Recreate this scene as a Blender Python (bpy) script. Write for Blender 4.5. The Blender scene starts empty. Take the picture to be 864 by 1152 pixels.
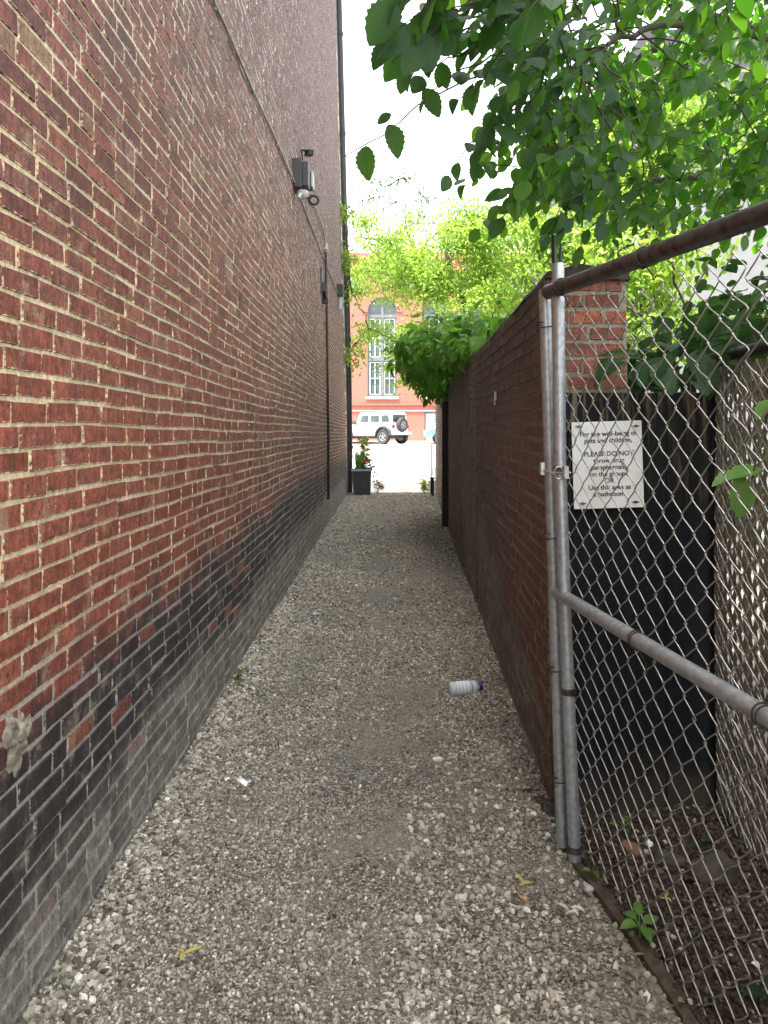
import bpy, math, random
import numpy as np
from mathutils import Vector, Matrix
random.seed(7)
RNG = np.random.default_rng(7)
sc = bpy.context.scene
COL = sc.collection
F, CX, CY, EYE = 865.0, 432.0, 488.0, 1.55


def P(px, py, d):
    return np.array([(px - CX) / F * d, d, EYE - (py - CY) / F * d])


def unit(v):
    v = np.asarray(v, float)
    return v / (np.linalg.norm(v) + 1e-12)


# ------------------------------------------------------------------ mesh builder
class MB:
    def __init__(self):
        self.ch = []

    def add(self, V, Fc, mi=0, attrs=None, uv=None):
        V = np.asarray(V, float).reshape(-1, 3)
        Fc = np.asarray(Fc, int)
        self.ch.append((V, Fc, np.broadcast_to(np.asarray(mi), (len(Fc),)), attrs or {}, uv))
        return self

    def box(self, lo, hi, mi=0, M=None):
        x0, y0, z0 = lo
        x1, y1, z1 = hi
        V = np.array([(x0, y0, z0), (x1, y0, z0), (x1, y1, z0), (x0, y1, z0), (x0, y0, z1), (x1, y0, z1), (x1, y1, z1), (x0, y1, z1)], float)
        if M is not None:
            M = np.array(M)
            V = V @ M[:3, :3].T + M[:3, 3]
        return self.add(V, [(0, 3, 2, 1), (4, 5, 6, 7), (0, 1, 5, 4), (1, 2, 6, 5), (2, 3, 7, 6), (3, 0, 4, 7)], mi)

    def tube(self, pts, r, n=8, mi=0, cap=True):
        pts = np.asarray(pts, float)
        k = len(pts)
        r = np.broadcast_to(np.asarray(r, float), (k,))
        T = np.gradient(pts, axis=0)
        T /= np.linalg.norm(T, axis=1)[:, None] + 1e-12
        a = np.array([0, 0, 1.0]) if abs(T[0, 2]) < .9 else np.array([1.0, 0, 0])
        A = np.zeros_like(pts)
        B = np.zeros_like(pts)
        x = unit(np.cross(T[0], a))
        for i in range(k):
            x = unit(x - T[i] * np.dot(x, T[i]))
            A[i] = x
            B[i] = np.cross(T[i], x)
        th = np.arange(n) * 2 * math.pi / n
        V = (pts[:, None, :] + r[:, None, None] * (np.cos(th)[None, :, None] * A[:, None, :] + np.sin(th)[None, :, None] * B[:, None, :])).reshape(-1, 3)
        i = np.arange(k - 1)[:, None] * n
        j = np.arange(n)[None, :]
        j2 = (j + 1) % n
        Fc = np.stack([i + j, i + j2, i + n + j2, i + n + j], -1).reshape(-1, 4)
        self.add(V, Fc, mi)
        if cap:
            for base, rev in ((0, True), ((k - 1) * n, False)):
                c = V[base:base + n].mean(0)
                VV = np.vstack([V[base:base + n], c])
                q = [((b + 1) % n, b, n) if rev else (b, (b + 1) % n, n) for b in range(n)]
                self.add(VV, q, mi)
        return self

    def lathe(self, prof, n=20, M=None, mi=0):
        prof = np.asarray(prof, float)
        th = np.arange(n) * 2 * math.pi / n
        V = np.stack([prof[:, 0][:, None] * np.cos(th), prof[:, 0][:, None] * np.sin(th), np.repeat(prof[:, 1][:, None], n, 1)], -1).reshape(-1, 3)
        if M is not None:
            M = np.array(M)
            V = V @ M[:3, :3].T + M[:3, 3]
        i = np.arange(len(prof) - 1)[:, None] * n
        j = np.arange(n)[None, :]
        j2 = (j + 1) % n
        return self.add(V, np.stack([i + j, i + j2, i + n + j2, i + n + j], -1).reshape(-1, 4), mi)

    def prism(self, poly, axis, lo, hi, mi=0, M=None):
        """extrude a 2D polygon along an axis (0,1,2)"""
        poly = np.asarray(poly, float)
        n = len(poly)
        o = [a for a in range(3) if a != axis]
        V = np.zeros((2 * n, 3))
        V[:n, o[0]] = poly[:, 0]
        V[:n, o[1]] = poly[:, 1]
        V[n:, o[0]] = poly[:, 0]
        V[n:, o[1]] = poly[:, 1]
        V[:n, axis] = lo
        V[n:, axis] = hi
        if M is not None:
            M = np.array(M)
            V = V @ M[:3, :3].T + M[:3, 3]
        self.add(V, [(i, (i + 1) % n, n + (i + 1) % n, n + i) for i in range(n)], mi)
        self.add(V, [tuple(range(n - 1, -1, -1))], mi)
        self.add(V, [tuple(range(n, 2 * n))], mi)
        return self

    def build(self, name, mats, parent=None, smooth=False, bevel=0, fix=False):
        me = bpy.data.meshes.new(name)
        off = 0
        Vs, LV, LT, MI, UV = [], [], [], [], []
        names = sorted({k for c in self.ch for k in c[3]})
        AT = {k: [] for k in names}
        hasuv = any(c[4] is not None for c in self.ch)
        for V, Fc, mi, at, uv in self.ch:
            Vs.append(V)
            m, k = Fc.shape
            LV.append((Fc + off).ravel())
            LT.append(np.full(m, k))
            MI.append(mi)
            off += len(V)
            for nm in names:
                AT[nm].append(np.broadcast_to(np.asarray(at.get(nm, 0.0), float), (m,)))
            if hasuv:
                UV.append(np.zeros((m * k, 2)) if uv is None else np.asarray(uv, float).reshape(-1, 2))
        V = np.concatenate(Vs)
        LV = np.concatenate(LV)
        LT = np.concatenate(LT)
        me.vertices.add(len(V))
        me.vertices.foreach_set('co', V.ravel())
        me.loops.add(len(LV))
        me.loops.foreach_set('vertex_index', LV)
        me.polygons.add(len(LT))
        me.polygons.foreach_set('loop_start', np.concatenate([[0], np.cumsum(LT)[:-1]]))
        me.polygons.foreach_set('loop_total', LT)
        if not isinstance(mats, (list, tuple)):
            mats = [mats]
        for m in mats:
            me.materials.append(m)
        me.polygons.foreach_set('material_index', np.concatenate(MI).astype(np.int32))
        me.polygons.foreach_set('use_smooth', np.full(len(LT), smooth))
        for nm in names:
            a = me.attributes.new(nm, 'FLOAT', 'FACE')
            a.data.foreach_set('value', np.concatenate(AT[nm]))
        if hasuv:
            u = me.uv_layers.new(name='UVMap')
            u.data.foreach_set('uv', np.concatenate(UV).ravel())
        me.update(calc_edges=True)
        me.validate()
        if fix:
            import bmesh
            bm = bmesh.new()
            bm.from_mesh(me)
            bmesh.ops.remove_doubles(bm, verts=bm.verts, dist=1e-5)
            bmesh.ops.recalc_face_normals(bm, faces=bm.faces)
            bm.to_mesh(me)
            bm.free()
        o = bpy.data.objects.new(name, me)
        COL.objects.link(o)
        if parent is not None:
            o.parent = parent
            o.matrix_parent_inverse = Matrix.Translation(-Vector(parent.location)) if parent.get('_flat') else Matrix()
        if bevel:
            b = o.modifiers.new('bevel', 'BEVEL')
            b.width = bevel
            b.segments = 2
            b.limit_method = 'ANGLE'
            b.harden_normals = False
        return o


def tag(o, label=None, cat=None, group=None, kind=None):
    for k, v in (('label', label), ('category', cat), ('group', group), ('kind', kind)):
        if v:
            o[k] = v
    return o


def thing(name, label, cat, loc=(0, 0, 0), rz=0, group=None, flat=False):
    """An Empty at the thing's base; flat=True: its parts are modelled in world coordinates"""
    o = bpy.data.objects.new(name, None)
    COL.objects.link(o)
    o.location = loc
    o.rotation_euler = (0, 0, rz)
    o.empty_display_size = .1
    if flat:
        o['_flat'] = 1
    return tag(o, label, cat, group)


def copy_tree(o, parent=None):
    c = o.copy()
    COL.objects.link(c)
    if parent is not None:
        c.parent = parent
    for ch in list(o.children):
        copy_tree(ch, c)
    return c


# ------------------------------------------------------------------ materials
class G:
    def __init__(self, name):
        self.m = bpy.data.materials.new(name)
        self.m.use_nodes = True
        self.t = self.m.node_tree
        self.t.nodes.clear()
        self.out = self.t.nodes.new('ShaderNodeOutputMaterial')
        self._p = None

    def n(self, ty, **kw):
        x = self.t.nodes.new('ShaderNode' + ty)
        for k, v in kw.items():
            setattr(x, k, v)
        return x

    def set(self, sock, v):
        if hasattr(v, 'is_output'):
            self.t.links.new(v, sock)
        elif isinstance(v, (tuple, list)):
            sock.default_value = tuple(v) + ((1.0,) if len(v) == 3 and len(sock.default_value) == 4 else ())
        else:
            try:
                sock.default_value = v
            except TypeError:
                sock.default_value = (v,) * len(sock.default_value)

    def pos(self):
        if self._p is None:
            self._p = self.n('TexCoord').outputs['Object']
        return self._p

    def xyz(self, v=None):
        s = self.n('SeparateXYZ')
        self.set(s.inputs[0], v if v is not None else self.pos())
        return s.outputs

    def scaled(self, sx, sy, sz, v=None):
        m = self.n('Mapping')
        self.set(m.inputs['Vector'], v if v is not None else self.pos())
        m.inputs['Scale'].default_value = (sx, sy, sz)
        return m.outputs[0]

    def math(self, op, a, b=0.0, c=0.0):
        x = self.n('Math', operation=op)
        self.set(x.inputs[0], a)
        self.set(x.inputs[1], b)
        self.set(x.inputs[2], c)
        return x.outputs[0]

    def mr(self, v, a, b, c=0.0, d=1.0, smooth=True):
        x = self.n('MapRange', interpolation_type='SMOOTHSTEP' if smooth else 'LINEAR')
        for i, q in enumerate((v, a, b, c, d)):
            self.set(x.inputs[i], q)
        return x.outputs[0]

    def mix(self, f, a, b, mode='MIX'):
        x = self.n('Mix', data_type='RGBA', blend_type=mode)
        self.set(x.inputs[0], f)
        self.set(x.inputs[6], a)
        self.set(x.inputs[7], b)
        return x.outputs[2]

    def noise(self, scale, detail=3, rough=.55, vec=None, dist=0):
        x = self.n('TexNoise')
        self.set(x.inputs['Vector'], vec if vec is not None else self.pos())
        x.inputs['Scale'].default_value = scale
        x.inputs['Detail'].default_value = detail
        x.inputs['Roughness'].default_value = rough
        x.inputs['Distortion'].default_value = dist
        return x.outputs[0]

    def voro(self, scale, feature='F1', vec=None, out='Distance'):
        x = self.n('TexVoronoi', feature=feature)
        self.set(x.inputs['Vector'], vec if vec is not None else self.pos())
        x.inputs['Scale'].default_value = scale
        return x.outputs[out]

    def attr(self, nm, out='Fac'):
        return self.n('Attribute', attribute_name=nm).outputs[out]

    def ramp(self, f, stops, const=False):
        x = self.n('ValToRGB')
        self.set(x.inputs[0], f)
        cr = x.color_ramp
        if const:
            cr.interpolation = 'CONSTANT'
        while len(cr.elements) < len(stops):
            cr.elements.new(.5)
        for e, (p, c) in zip(cr.elements, stops):
            e.position = p
            e.color = tuple(c) + (1,)
        return x.outputs[0]

    def bump(self, h, strength=.5, dist=.01, normal=None):
        x = self.n('Bump')
        self.set(x.inputs['Height'], h)
        x.inputs['Strength'].default_value = strength
        x.inputs['Distance'].default_value = dist
        if normal is not None:
            self.set(x.inputs['Normal'], normal)
        return x.outputs[0]

    def bsdf(self, color, rough=.7, normal=None, metal=0, spec=None, trans=0, coat=0):
        b = self.n('BsdfPrincipled')
        self.set(b.inputs['Base Color'], color)
        self.set(b.inputs['Roughness'], rough)
        self.set(b.inputs['Metallic'], metal)
        if spec is not None:
            self.set(b.inputs['Specular IOR Level'], spec)
        if trans:
            self.set(b.inputs['Transmission Weight'], trans)
        if coat:
            self.set(b.inputs['Coat Weight'], coat)
        if normal is not None:
            self.set(b.inputs['Normal'], normal)
        return b.outputs[0]

    def done(self, shader):
        self.t.links.new(shader, self.out.inputs[0])
        return self.m


def plain(name, col, rough=.6, metal=0, var=.25, scale=30, bump=.0, col2=None, trans=0, coat=0):
    g = G(name)
    nz = g.noise(scale, 4)
    c2 = col2 or tuple(x * (1 - var) for x in col)
    c = g.mix(g.mr(nz, .35, .68), col, c2)
    nm = g.bump(nz, bump, .01) if bump else None
    return g.done(g.bsdf(c, rough, nm, metal, trans=trans, coat=coat))


def brick_mat(name, H, palette, mortar, mort_t, mort_amp, zone=None, bumpd=.004, rough=.78):
    g = G(name)
    uv = g.n('UVMap').outputs[0]
    u, v, _ = g.xyz(uv)
    L = g.attr('blen')
    rnd = g.attr('rnd')
    rnd2 = g.attr('rnd2')
    e1 = g.math('MINIMUM', u, g.math('SUBTRACT', L, u))
    e2 = g.math('MINIMUM', v, g.math('SUBTRACT', H, v))
    e = g.math('MINIMUM', g.math('ADD', e1, .0004), e2)
    n1 = g.noise(52, 6, .7)
    nn = g.math('SUBTRACT', n1, .5)
    ee = g.math('ADD', e, g.math('MULTIPLY', nn, mort_amp))
    mort = g.mr(ee, mort_t + .0016, mort_t - .0016)
    col = g.ramp(rnd, palette)
    fine = g.noise(120, 4, .7)
    mid = g.noise(17, 5, .7)
    rub = g.noise(46, 5, .75)
    streak = g.noise(1, 4, .6, vec=g.scaled(60, 60, 9))
    shade = g.math('ADD', g.math('MULTIPLY', g.mr(fine, .3, .7), .35), g.math('MULTIPLY', g.mr(mid, .3, .7), .35))
    shade = g.math('ADD', shade, g.math('MULTIPLY', g.mr(streak, .35, .65), .35))
    val = g.math('ADD', .36, g.math('MULTIPLY', shade, 1.12))
    val = g.math('MULTIPLY', val, g.math('ADD', .72, g.math('MULTIPLY', rnd2, .56)))
    val = g.math('MULTIPLY', val, g.mr(rub, .32, .66, .55, 1.30))
    mcol = g.mix(g.mr(n1, .35, .65), mortar, tuple(c * .68 for c in mortar))
    mcol = g.mix(g.mr(g.noise(4, 3), .45, .7), mcol, tuple(c * .8 for c in mortar))
    rg = rough
    smear = g.mr(g.math('ADD', g.noise(7, 5, .7), g.math('MULTIPLY', fine, .25)), .68, .82, 0, .32)
    grime = g.mr(g.noise(1, 5, .65, vec=g.scaled(3, 3, 1.1)), .50, .74, 0, .45)
    mcol = g.mix(g.math('MULTIPLY', grime, .8), mcol, (.13, .11, .09))
    pit = g.mr(g.noise(75, 2, .5), .66, .73)
    if zone:
        col, mcol, mort = zone(g, col, mcol, mort, rnd2)
    cv = g.n('CombineColor')
    for q in range(3):
        g.set(cv.inputs[q], val)
    col = g.mix(1.0, col, cv.outputs[0], 'MULTIPLY')
    col = g.mix(smear, col, tuple(c * .7 for c in mortar))
    col = g.mix(grime, col, (.035, .027, .024))
    col = g.mix(g.math('MULTIPLY', pit, .7), col, (.03, .022, .02))
    mg = g.mr(rub, .34, .62, .72, 1.15)
    cm_ = g.n('CombineColor')
    for q in range(3):
        g.set(cm_.inputs[q], mg)
    mcol = g.mix(1.0, mcol, cm_.outputs[0], 'MULTIPLY')
    c = g.mix(mort, col, mcol)
    h = g.math('ADD', g.math('MULTIPLY', mort, .35), g.math('ADD', g.math('MULTIPLY', fine, .45), g.math('MULTIPLY', n1, .9)))
    return g.done(g.bsdf(c, rg, g.bump(h, .9, bumpd), spec=.5))


H_ = .0677


def zone_left(g, col, mcol, mort, rnd2):
    x, y, z = g.xyz()
    n = g.noise(1.3, 4, .6)
    nf = g.noise(9, 4, .65)
    zz = g.math('ADD', z, g.math('MULTIPLY', g.math('SUBTRACT', n, .5), .55))
    zz = g.math('ADD', zz, g.math('MULTIPLY', g.math('SUBTRACT', nf, .5), .12))
    zz = g.math('SUBTRACT', zz, g.mr(y, 2.5, 9, 0, .16, False))
    # greyer higher up and farther off: sky sheen mixed into the colour
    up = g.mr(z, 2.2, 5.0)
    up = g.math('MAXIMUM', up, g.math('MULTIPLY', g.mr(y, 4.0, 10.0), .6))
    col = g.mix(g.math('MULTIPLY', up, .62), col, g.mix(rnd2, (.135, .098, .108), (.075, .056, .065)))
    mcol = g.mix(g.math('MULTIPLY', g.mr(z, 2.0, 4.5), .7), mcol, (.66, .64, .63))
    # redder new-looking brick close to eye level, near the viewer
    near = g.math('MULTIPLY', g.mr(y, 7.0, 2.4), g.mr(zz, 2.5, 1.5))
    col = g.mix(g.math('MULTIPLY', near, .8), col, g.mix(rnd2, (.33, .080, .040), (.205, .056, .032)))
    # soot band
    soot = g.mr(g.math('ADD', zz, g.math('MULTIPLY', g.math('SUBTRACT', g.noise(4.5, 5, .7), .5), .5)), .95, .66)
    keep = g.mr(rnd2, .90, .94)
    soot_b = g.math('MULTIPLY', soot, g.math('SUBTRACT', 1.0, g.math('MULTIPLY', keep, .8)))
    col = g.mix(g.math('MULTIPLY', soot_b, .95), col, g.mix(g.mr(nf, .4, .7), (.016, .016, .019), (.042, .04, .042)))
    mcol = g.mix(g.mr(zz, 1.0, .75), mcol, (.38, .36, .31))
    # splash of cement dust at the foot of the wall
    base = g.mr(g.math('ADD', zz, g.math('MULTIPLY', g.math('SUBTRACT', g.noise(6, 5, .7), .5), .22)), .44, .20)
    dust = g.mix(g.mr(nf, .35, .7), (.25, .235, .20), (.15, .142, .122))
    col = g.mix(g.math('MULTIPLY', base, .93), col, dust)
    mcol = g.mix(g.math('MULTIPLY', base, .6), mcol, (.40, .38, .33))
    return col, mcol, mort


def zone_right(g, col, mcol, mort, rnd2):
    x, y, z = g.xyz()
    n = g.noise(2.2, 4, .6)
    nf = g.noise(11, 5, .65)
    near = g.mr(y, 3.75, 3.2)
    col = g.mix(g.math('MULTIPLY', near, .75), col, g.mix(rnd2, (.20, .05, .03), (.12, .045, .03)))
    mcol = g.mix(g.math('MULTIPLY', near, .6), mcol, (.30, .27, .22))
    low = g.math('MULTIPLY', g.mr(y, 7.0, 4.0), g.mr(g.math('ADD', z, g.math('MULTIPLY', n, .5)), 2.5, 1.6))
    col = g.mix(g.math('MULTIPLY', low, .7), col, g.mix(rnd2, (.20, .052, .032), (.12, .042, .03)))
    mcol = g.mix(g.math('MULTIPLY', low, .6), mcol, (.33, .29, .225))
    soot = g.math('MULTIPLY', g.math('SUBTRACT', 1.0, g.math('MAXIMUM', low, g.math('MULTIPLY', near, .7))), g.mr(nf, .25, .6, .40, .78))
    col = g.mix(soot, col, g.mix(rnd2, (.058, .036, .028), (.105, .058, .042)))
    mcol = g.mix(soot, mcol, (.085, .072, .056))
    zz = g.math('ADD', z, g.math('MULTIPLY', g.math('SUBTRACT', n, .5), 1.1))
    zz = g.math('SUBTRACT', zz, g.mr(y, 3.4, 7, -.12, .35, False))
    parge = g.mr(zz, .62, .46)
    pc = g.mix(g.mr(nf, .35, .68), (.19, .165, .12), (.10, .09, .065))
    col = g.mix(g.math('MULTIPLY', parge, .9), col, pc)
    mcol = g.mix(g.math('MULTIPLY', parge, .8), mcol, pc)
    return col, mcol, mort


def zone_parge(g, col, mcol, mort, rnd2):
    nf = g.noise(7, 5, .65)
    n = g.noise(1.8, 4, .6)
    pc = g.mix(g.mr(nf, .35, .68), (.185, .155, .125), (.095, .08, .066))
    f = g.math('MULTIPLY', g.mr(n, .36, .52), .92)
    return g.mix(f, col, pc), g.mix(f, mcol, pc), mort


PAL_L = [(0, (.145, .043, .032)), (.25, (.18, .052, .038)), (.5, (.205, .060, .042)), (.75, (.165, .058, .044)), (.95, (.225, .074, .046)), (1, (.25, .15, .09))]
PAL_R = [(0, (.075, .046, .036)), (.4, (.095, .05, .038)), (.75, (.06, .046, .038)), (1, (.12, .072, .054))]
PAL_C = [(0, (.16, .09, .07)), (.5, (.21, .13, .10)), (.9, (.26, .19, .16)), (1, (.5, .45, .4))]
M_left = brick_mat('sooty_red_brick', H_, PAL_L, (.76, .63, .40), .0001, .020, zone_left)
M_right = brick_mat('dark_old_brick', H_, PAL_R, (.13, .11, .085), .002, .006, zone_right, .005)
M_parge = brick_mat('parged_brick', H_, PAL_R, (.15, .13, .11), .004, .010, zone_parge, .006)
M_corner = brick_mat('speckled_brick', H_, PAL_C, (.30, .26, .22), .003, .007)
PAL_P = [(0, (.20, .055, .032)), (.5, (.30, .080, .040)), (1, (.17, .065, .045))]
M_pier = brick_mat('pier_brick', H_, PAL_P, (.27, .235, .17), .0005, .02)


def bricks(mb, O, U, N, u0, u1, z0, z1, L=.213, seed=1, proud=.004, mi=0, joint=.0082, jit=.0014, header_every=0, vjoint=.007, deform=None, bond_drift=.02):
    rng = np.random.default_rng(seed)
    O, U, N = (np.asarray(a, float) for a in (O, U, N))
    ncourse = int(math.ceil((z1 - z0) / H_))
    A, B, C, D = [], [], [], []
    for k in range(ncourse):
        hd = header_every and (k % header_every == 3)
        l = L * .5 if hd else L
        off = (k % 2) * .5 * L + rng.normal(0, bond_drift) if not hd else rng.uniform(0, l)
        n = int((u1 - u0) / l) + 3
        lens = l + rng.normal(0, .004, n)
        # now and then a half brick
        lens[rng.random(n) < .06] *= .5
        e = u0 - l * 1.0 + (off % l) + np.concatenate([[0], np.cumsum(lens)])
        a, b = np.clip(e[:-1], u0, u1), np.clip(e[1:], u0, u1)
        ok = b - a > .03
        a, b = a[ok], b[ok]
        A.append(a + vjoint / 2)
        B.append(b - vjoint / 2)
        zb = z0 + k * H_
        C.append(np.full(len(a), zb + joint / 2) + rng.normal(0, .0012, len(a)))
        D.append(np.full(len(a), min(zb + H_, z1 + .02) - joint / 2) + rng.normal(0, .0012, len(a)))
    A, B, C, D = (np.concatenate(q) for q in (A, B, C, D))
    nb = len(A)
    cu = np.stack([A, B, B, A], 1)
    cz = np.stack([C, C, D, D], 1)
    s = .0035
    iu = cu + np.array([1, -1, -1, 1]) * s + rng.normal(0, jit, (nb, 4))
    iz = cz + np.array([1, 1, -1, -1]) * s + rng.normal(0, jit, (nb, 4))
    dep = np.maximum(proud + rng.normal(0, .0014, (nb, 1)) + rng.normal(0, .0007, (nb, 4)), .0018)
    uu = np.concatenate([cu, iu], 1)
    zz = np.concatenate([cz, iz], 1)
    dd = np.concatenate([np.full((nb, 4), -.006), dep], 1)
    # courses wander a little
    zz = zz + .006 * np.sin(uu * 1.1 + seed) + .003 * np.sin(uu * 4.3 + zz * 2)
    V = O + uu[..., None] * U + dd[..., None] * N + zz[..., None] * np.array([0, 0, 1.0])
    V = V.reshape(-1, 3)
    if deform:
        V = deform(V)
    f = np.array([(4, 5, 6, 7), (0, 1, 5, 4), (1, 2, 6, 5), (2, 3, 7, 6), (3, 0, 4, 7)])
    Fc = (np.arange(nb)[:, None, None] * 8 + f[None]).reshape(-1, 4)
    Ln = (B - A)
    Hh = H_ - joint
    q = np.zeros((nb, 5, 4, 2))
    cs = np.array([(0, 0), (1, 0), (1, 1), (0, 1)], float)
    full = cs[None] * np.stack([Ln, np.full(nb, Hh)], -1)[:, None, :]
    q[:, 0] = full
    for i in range(4):
        j = (i + 1) % 4
        q[:, i + 1, 0] = full[:, i]
        q[:, i + 1, 1] = full[:, j]
        q[:, i + 1, 2] = full[:, j]
        q[:, i + 1, 3] = full[:, i]
    r1 = np.repeat(rng.random(nb), 5)
    r2 = np.repeat(rng.random(nb), 5)
    mb.add(V, Fc, mi, {'rnd': r1, 'rnd2': r2, 'blen': np.repeat(Ln, 5)}, q.reshape(-1, 2))
    # mortar bed
    nu, nz = max(2, int((u1 - u0) / .35)), max(2, int((z1 - z0) / .35))
    gu, gz = np.meshgrid(np.linspace(u0, u1, nu), np.linspace(z0, z1 + .01, nz))
    V = O + gu.ravel()[:, None] * U + gz.ravel()[:, None] * np.array([0, 0, 1.0])
    if deform:
        V = deform(V)
    i = (np.arange(nz - 1)[:, None] * nu + np.arange(nu - 1)[None]).ravel()
    mb.add(V, np.stack([i, i + 1, i + nu + 1, i + nu], 1), mi, {'blen': -1.0, 'rnd2': .5, 'rnd': .5})


# small metals, plastics and paints
M_galv = plain('galvanised_steel', (.47, .50, .52), .46, .7, .3, 45, .06)
M_rust = plain('rusty_pipe', (.13, .128, .125), .42, .75, .5, 26, .2, col2=(.075, .05, .04))
M_wire = plain('galvanised_wire', (.52, .52, .49), .38, .85, .35, 20)
M_black = plain('black_paint', (.012, .012, .013), .45, 0, .3, 20)
M_dgrey = plain('dark_grey_plastic', (.035, .036, .04), .5, 0, .3, 30)
M_lgrey = plain('light_grey_plastic', (.42, .43, .43), .5, 0, .2, 20)
M_glass_lens = plain('clear_lens', (.75, .78, .78), .12, 0, .1, 10, trans=.6)
M_white = plain('white_paint', (.78, .78, .76), .5, 0, .08, 12)
M_cable = plain('pale_conduit', (.40, .38, .36), .55, 0, .4, 18)
M_downpipe = plain('dark_downspout', (.03, .03, .033), .5, .2, .4, 3)
M_concrete = plain('pale_concrete', (.48, .46, .42), .85, 0, .22, 3, .2)
M_bark = plain('bark', (.06, .048, .036), .9, 0, .5, 40, .8)
M_twig = plain('twig_bark', (.05, .042, .03), .85, 0, .4, 40)

# ------------------------------------------------------------------ ground, road
Y_END = 20.3


def zg(y):
    return np.interp(y, [-50, Y_END, 43, 60, 500], [0, 0, 1.05, 1.1, 1.1])


def sheet(name, x0, x1, ys, dz, m, nx=2):
    ys = np.asarray(ys, float)
    xs = np.linspace(x0, x1, nx)
    V = np.array([(x, y, zg(y) + dz) for y in ys for x in xs])
    Fc = [(j * nx + i, j * nx + i + 1, (j + 1) * nx + i + 1, (j + 1) * nx + i) for j in range(len(ys) - 1) for i in range(nx - 1)]
    return MB().add(V, Fc).build(name, m)


g = G('bare_earth')
M_earth = g.done(g.bsdf(g.mix(g.mr(g.noise(3, 5), .35, .65), (.17, .15, .115), (.11, .10, .075)), .9, g.bump(g.noise(25, 5), .4, .02)))
tag(sheet('ground', -300, 300, [-60, 0, Y_END, 29.5, 43, 60, 700], -.16, M_earth), kind='structure')

# alley bed: packed grit between the loose stones
g = G('gravel_bed')
vx = g.pos()
d1 = g.voro(85)
c1 = g.voro(85, out='Color')
d2 = g.voro(150)
cr = g.n('SeparateColor')
g.set(cr.inputs[0], c1)
stone = g.ramp(cr.outputs[0], [(0, (.07, .064, .05)), (.35, (.20, .184, .148)), (.7, (.36, .335, .272)), (.93, (.46, .43, .36)), (1, (.64, .61, .54))])
dirt = g.mix(g.mr(g.noise(90, 5, .75), .35, .65), (.32, .29, .23), (.17, .152, .118))
patch = g.mr(g.math('ADD', g.noise(1.6, 4, .6), g.math('MULTIPLY', g.noise(14, 3), .35)), .60, .74)
stone = g.mix(g.mr(d1, .35, .75), stone, (.06, .055, .043))
bedc = g.mix(g.math('MULTIPLY', patch, .55), stone, dirt)
bedc = g.mix(g.mr(g.noise(.9, 4, .6), .42, .7, 0, .3), bedc, (.14, .127, .10))
hh = g.math('ADD', g.math('MULTIPLY', g.mr(d1, .65, .1), .8), g.math('MULTIPLY', g.mr(d2, .6, .1), .3))
M_bed = g.done(g.bsdf(bedc, .88, g.bump(hh, .9, .012), spec=.3))
xs = np.linspace(-1.2, 1.62, 60)
ys = np.concatenate([np.arange(-4, 1, .5), np.arange(1, 8, .06), np.arange(8, Y_END + .3, .2)])


def gz(x, y):
    return .014 * np.sin(x * 3.1 + .6 * np.sin(y * .9)) + .010 * np.sin(y * 1.7 + x * 2) + .006 * np.sin(y * 5.1 + x * 7) - .012


XX, YY = np.meshgrid(xs, ys)
ZZ = gz(XX, YY) + .004
V = np.stack([XX.ravel(), YY.ravel(), ZZ.ravel()], 1)
nx, ny = len(xs), len(ys)
i = (np.arange(ny - 1)[:, None] * nx + np.arange(nx - 1)[None]).ravel()
tag(MB().add(V, np.stack([i, i + 1, i + nx + 1, i + nx], 1)).build('alley_path', M_bed, smooth=True), kind='structure')

g = G('sunlit_concrete')
bx_, by_, _z = g.xyz()
jx = g.math('LESS_THAN', g.math('PINGPONG', bx_, .75), .008)
jy = g.math('LESS_THAN', g.math('PINGPONG', by_, .75), .010)
jj = g.math('MAXIMUM', jx, jy)
cc = g.mix(g.mr(g.noise(1.5, 5, .65), .35, .7), (.50, .48, .44), (.40, .385, .35))
M_pave = g.done(g.bsdf(g.mix(g.math('MULTIPLY', jj, .55), cc, (.15, .14, .12)), .85, g.bump(g.noise(80, 3), .2, .004)))
tag(sheet('pavement', -40, 40, [Y_END, 22, 25, 29.5], .0, M_pave), kind='structure')
kb = MB()
V = np.array([(x, y, z) for x in (-40, 40) for (y, z) in ((29.5, zg(29.5) - .16), (29.5, zg(29.5) + .006), (29.68, zg(29.68) + .006), (29.68, zg(29.68) - .16))])
kb.add(V, [(0, 4, 5, 1), (1, 5, 6, 2), (2, 6, 7, 3)])
tag(kb.build('kerb', M_concrete), kind='structure')
g = G('worn_asphalt')
cc = g.mix(g.mr(g.noise(1.1, 5, .65), .35, .7), (.31, .30, .285), (.25, .245, .235))
M_road = g.done(g.bsdf(g.mix(g.mr(g.noise(160, 2), .6, .75), cc, (.42, .41, .39)), .85, g.bump(g.noise(160, 3), .3, .006)))
tag(sheet('road', -60, 60, [29.68, 35, 43, 46.2], -.10, M_road), kind='structure')
kb = MB()
V = np.array([(x, y, z) for x in (-60, 60) for (y, z) in ((46.05, zg(46.05) - .16), (46.05, zg(46.05) + .024), (46.25, zg(46.25) + .024), (46.25, zg(46.25) - .16))])
kb.add(V, [(0, 4, 5, 1), (1, 5, 6, 2), (2, 6, 7, 3)])
tag(kb.build('kerb', M_concrete), kind='structure')
tag(sheet('far_pavement', -60, 60, [46.2, 48.6], .02, M_pave), kind='structure')

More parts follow.
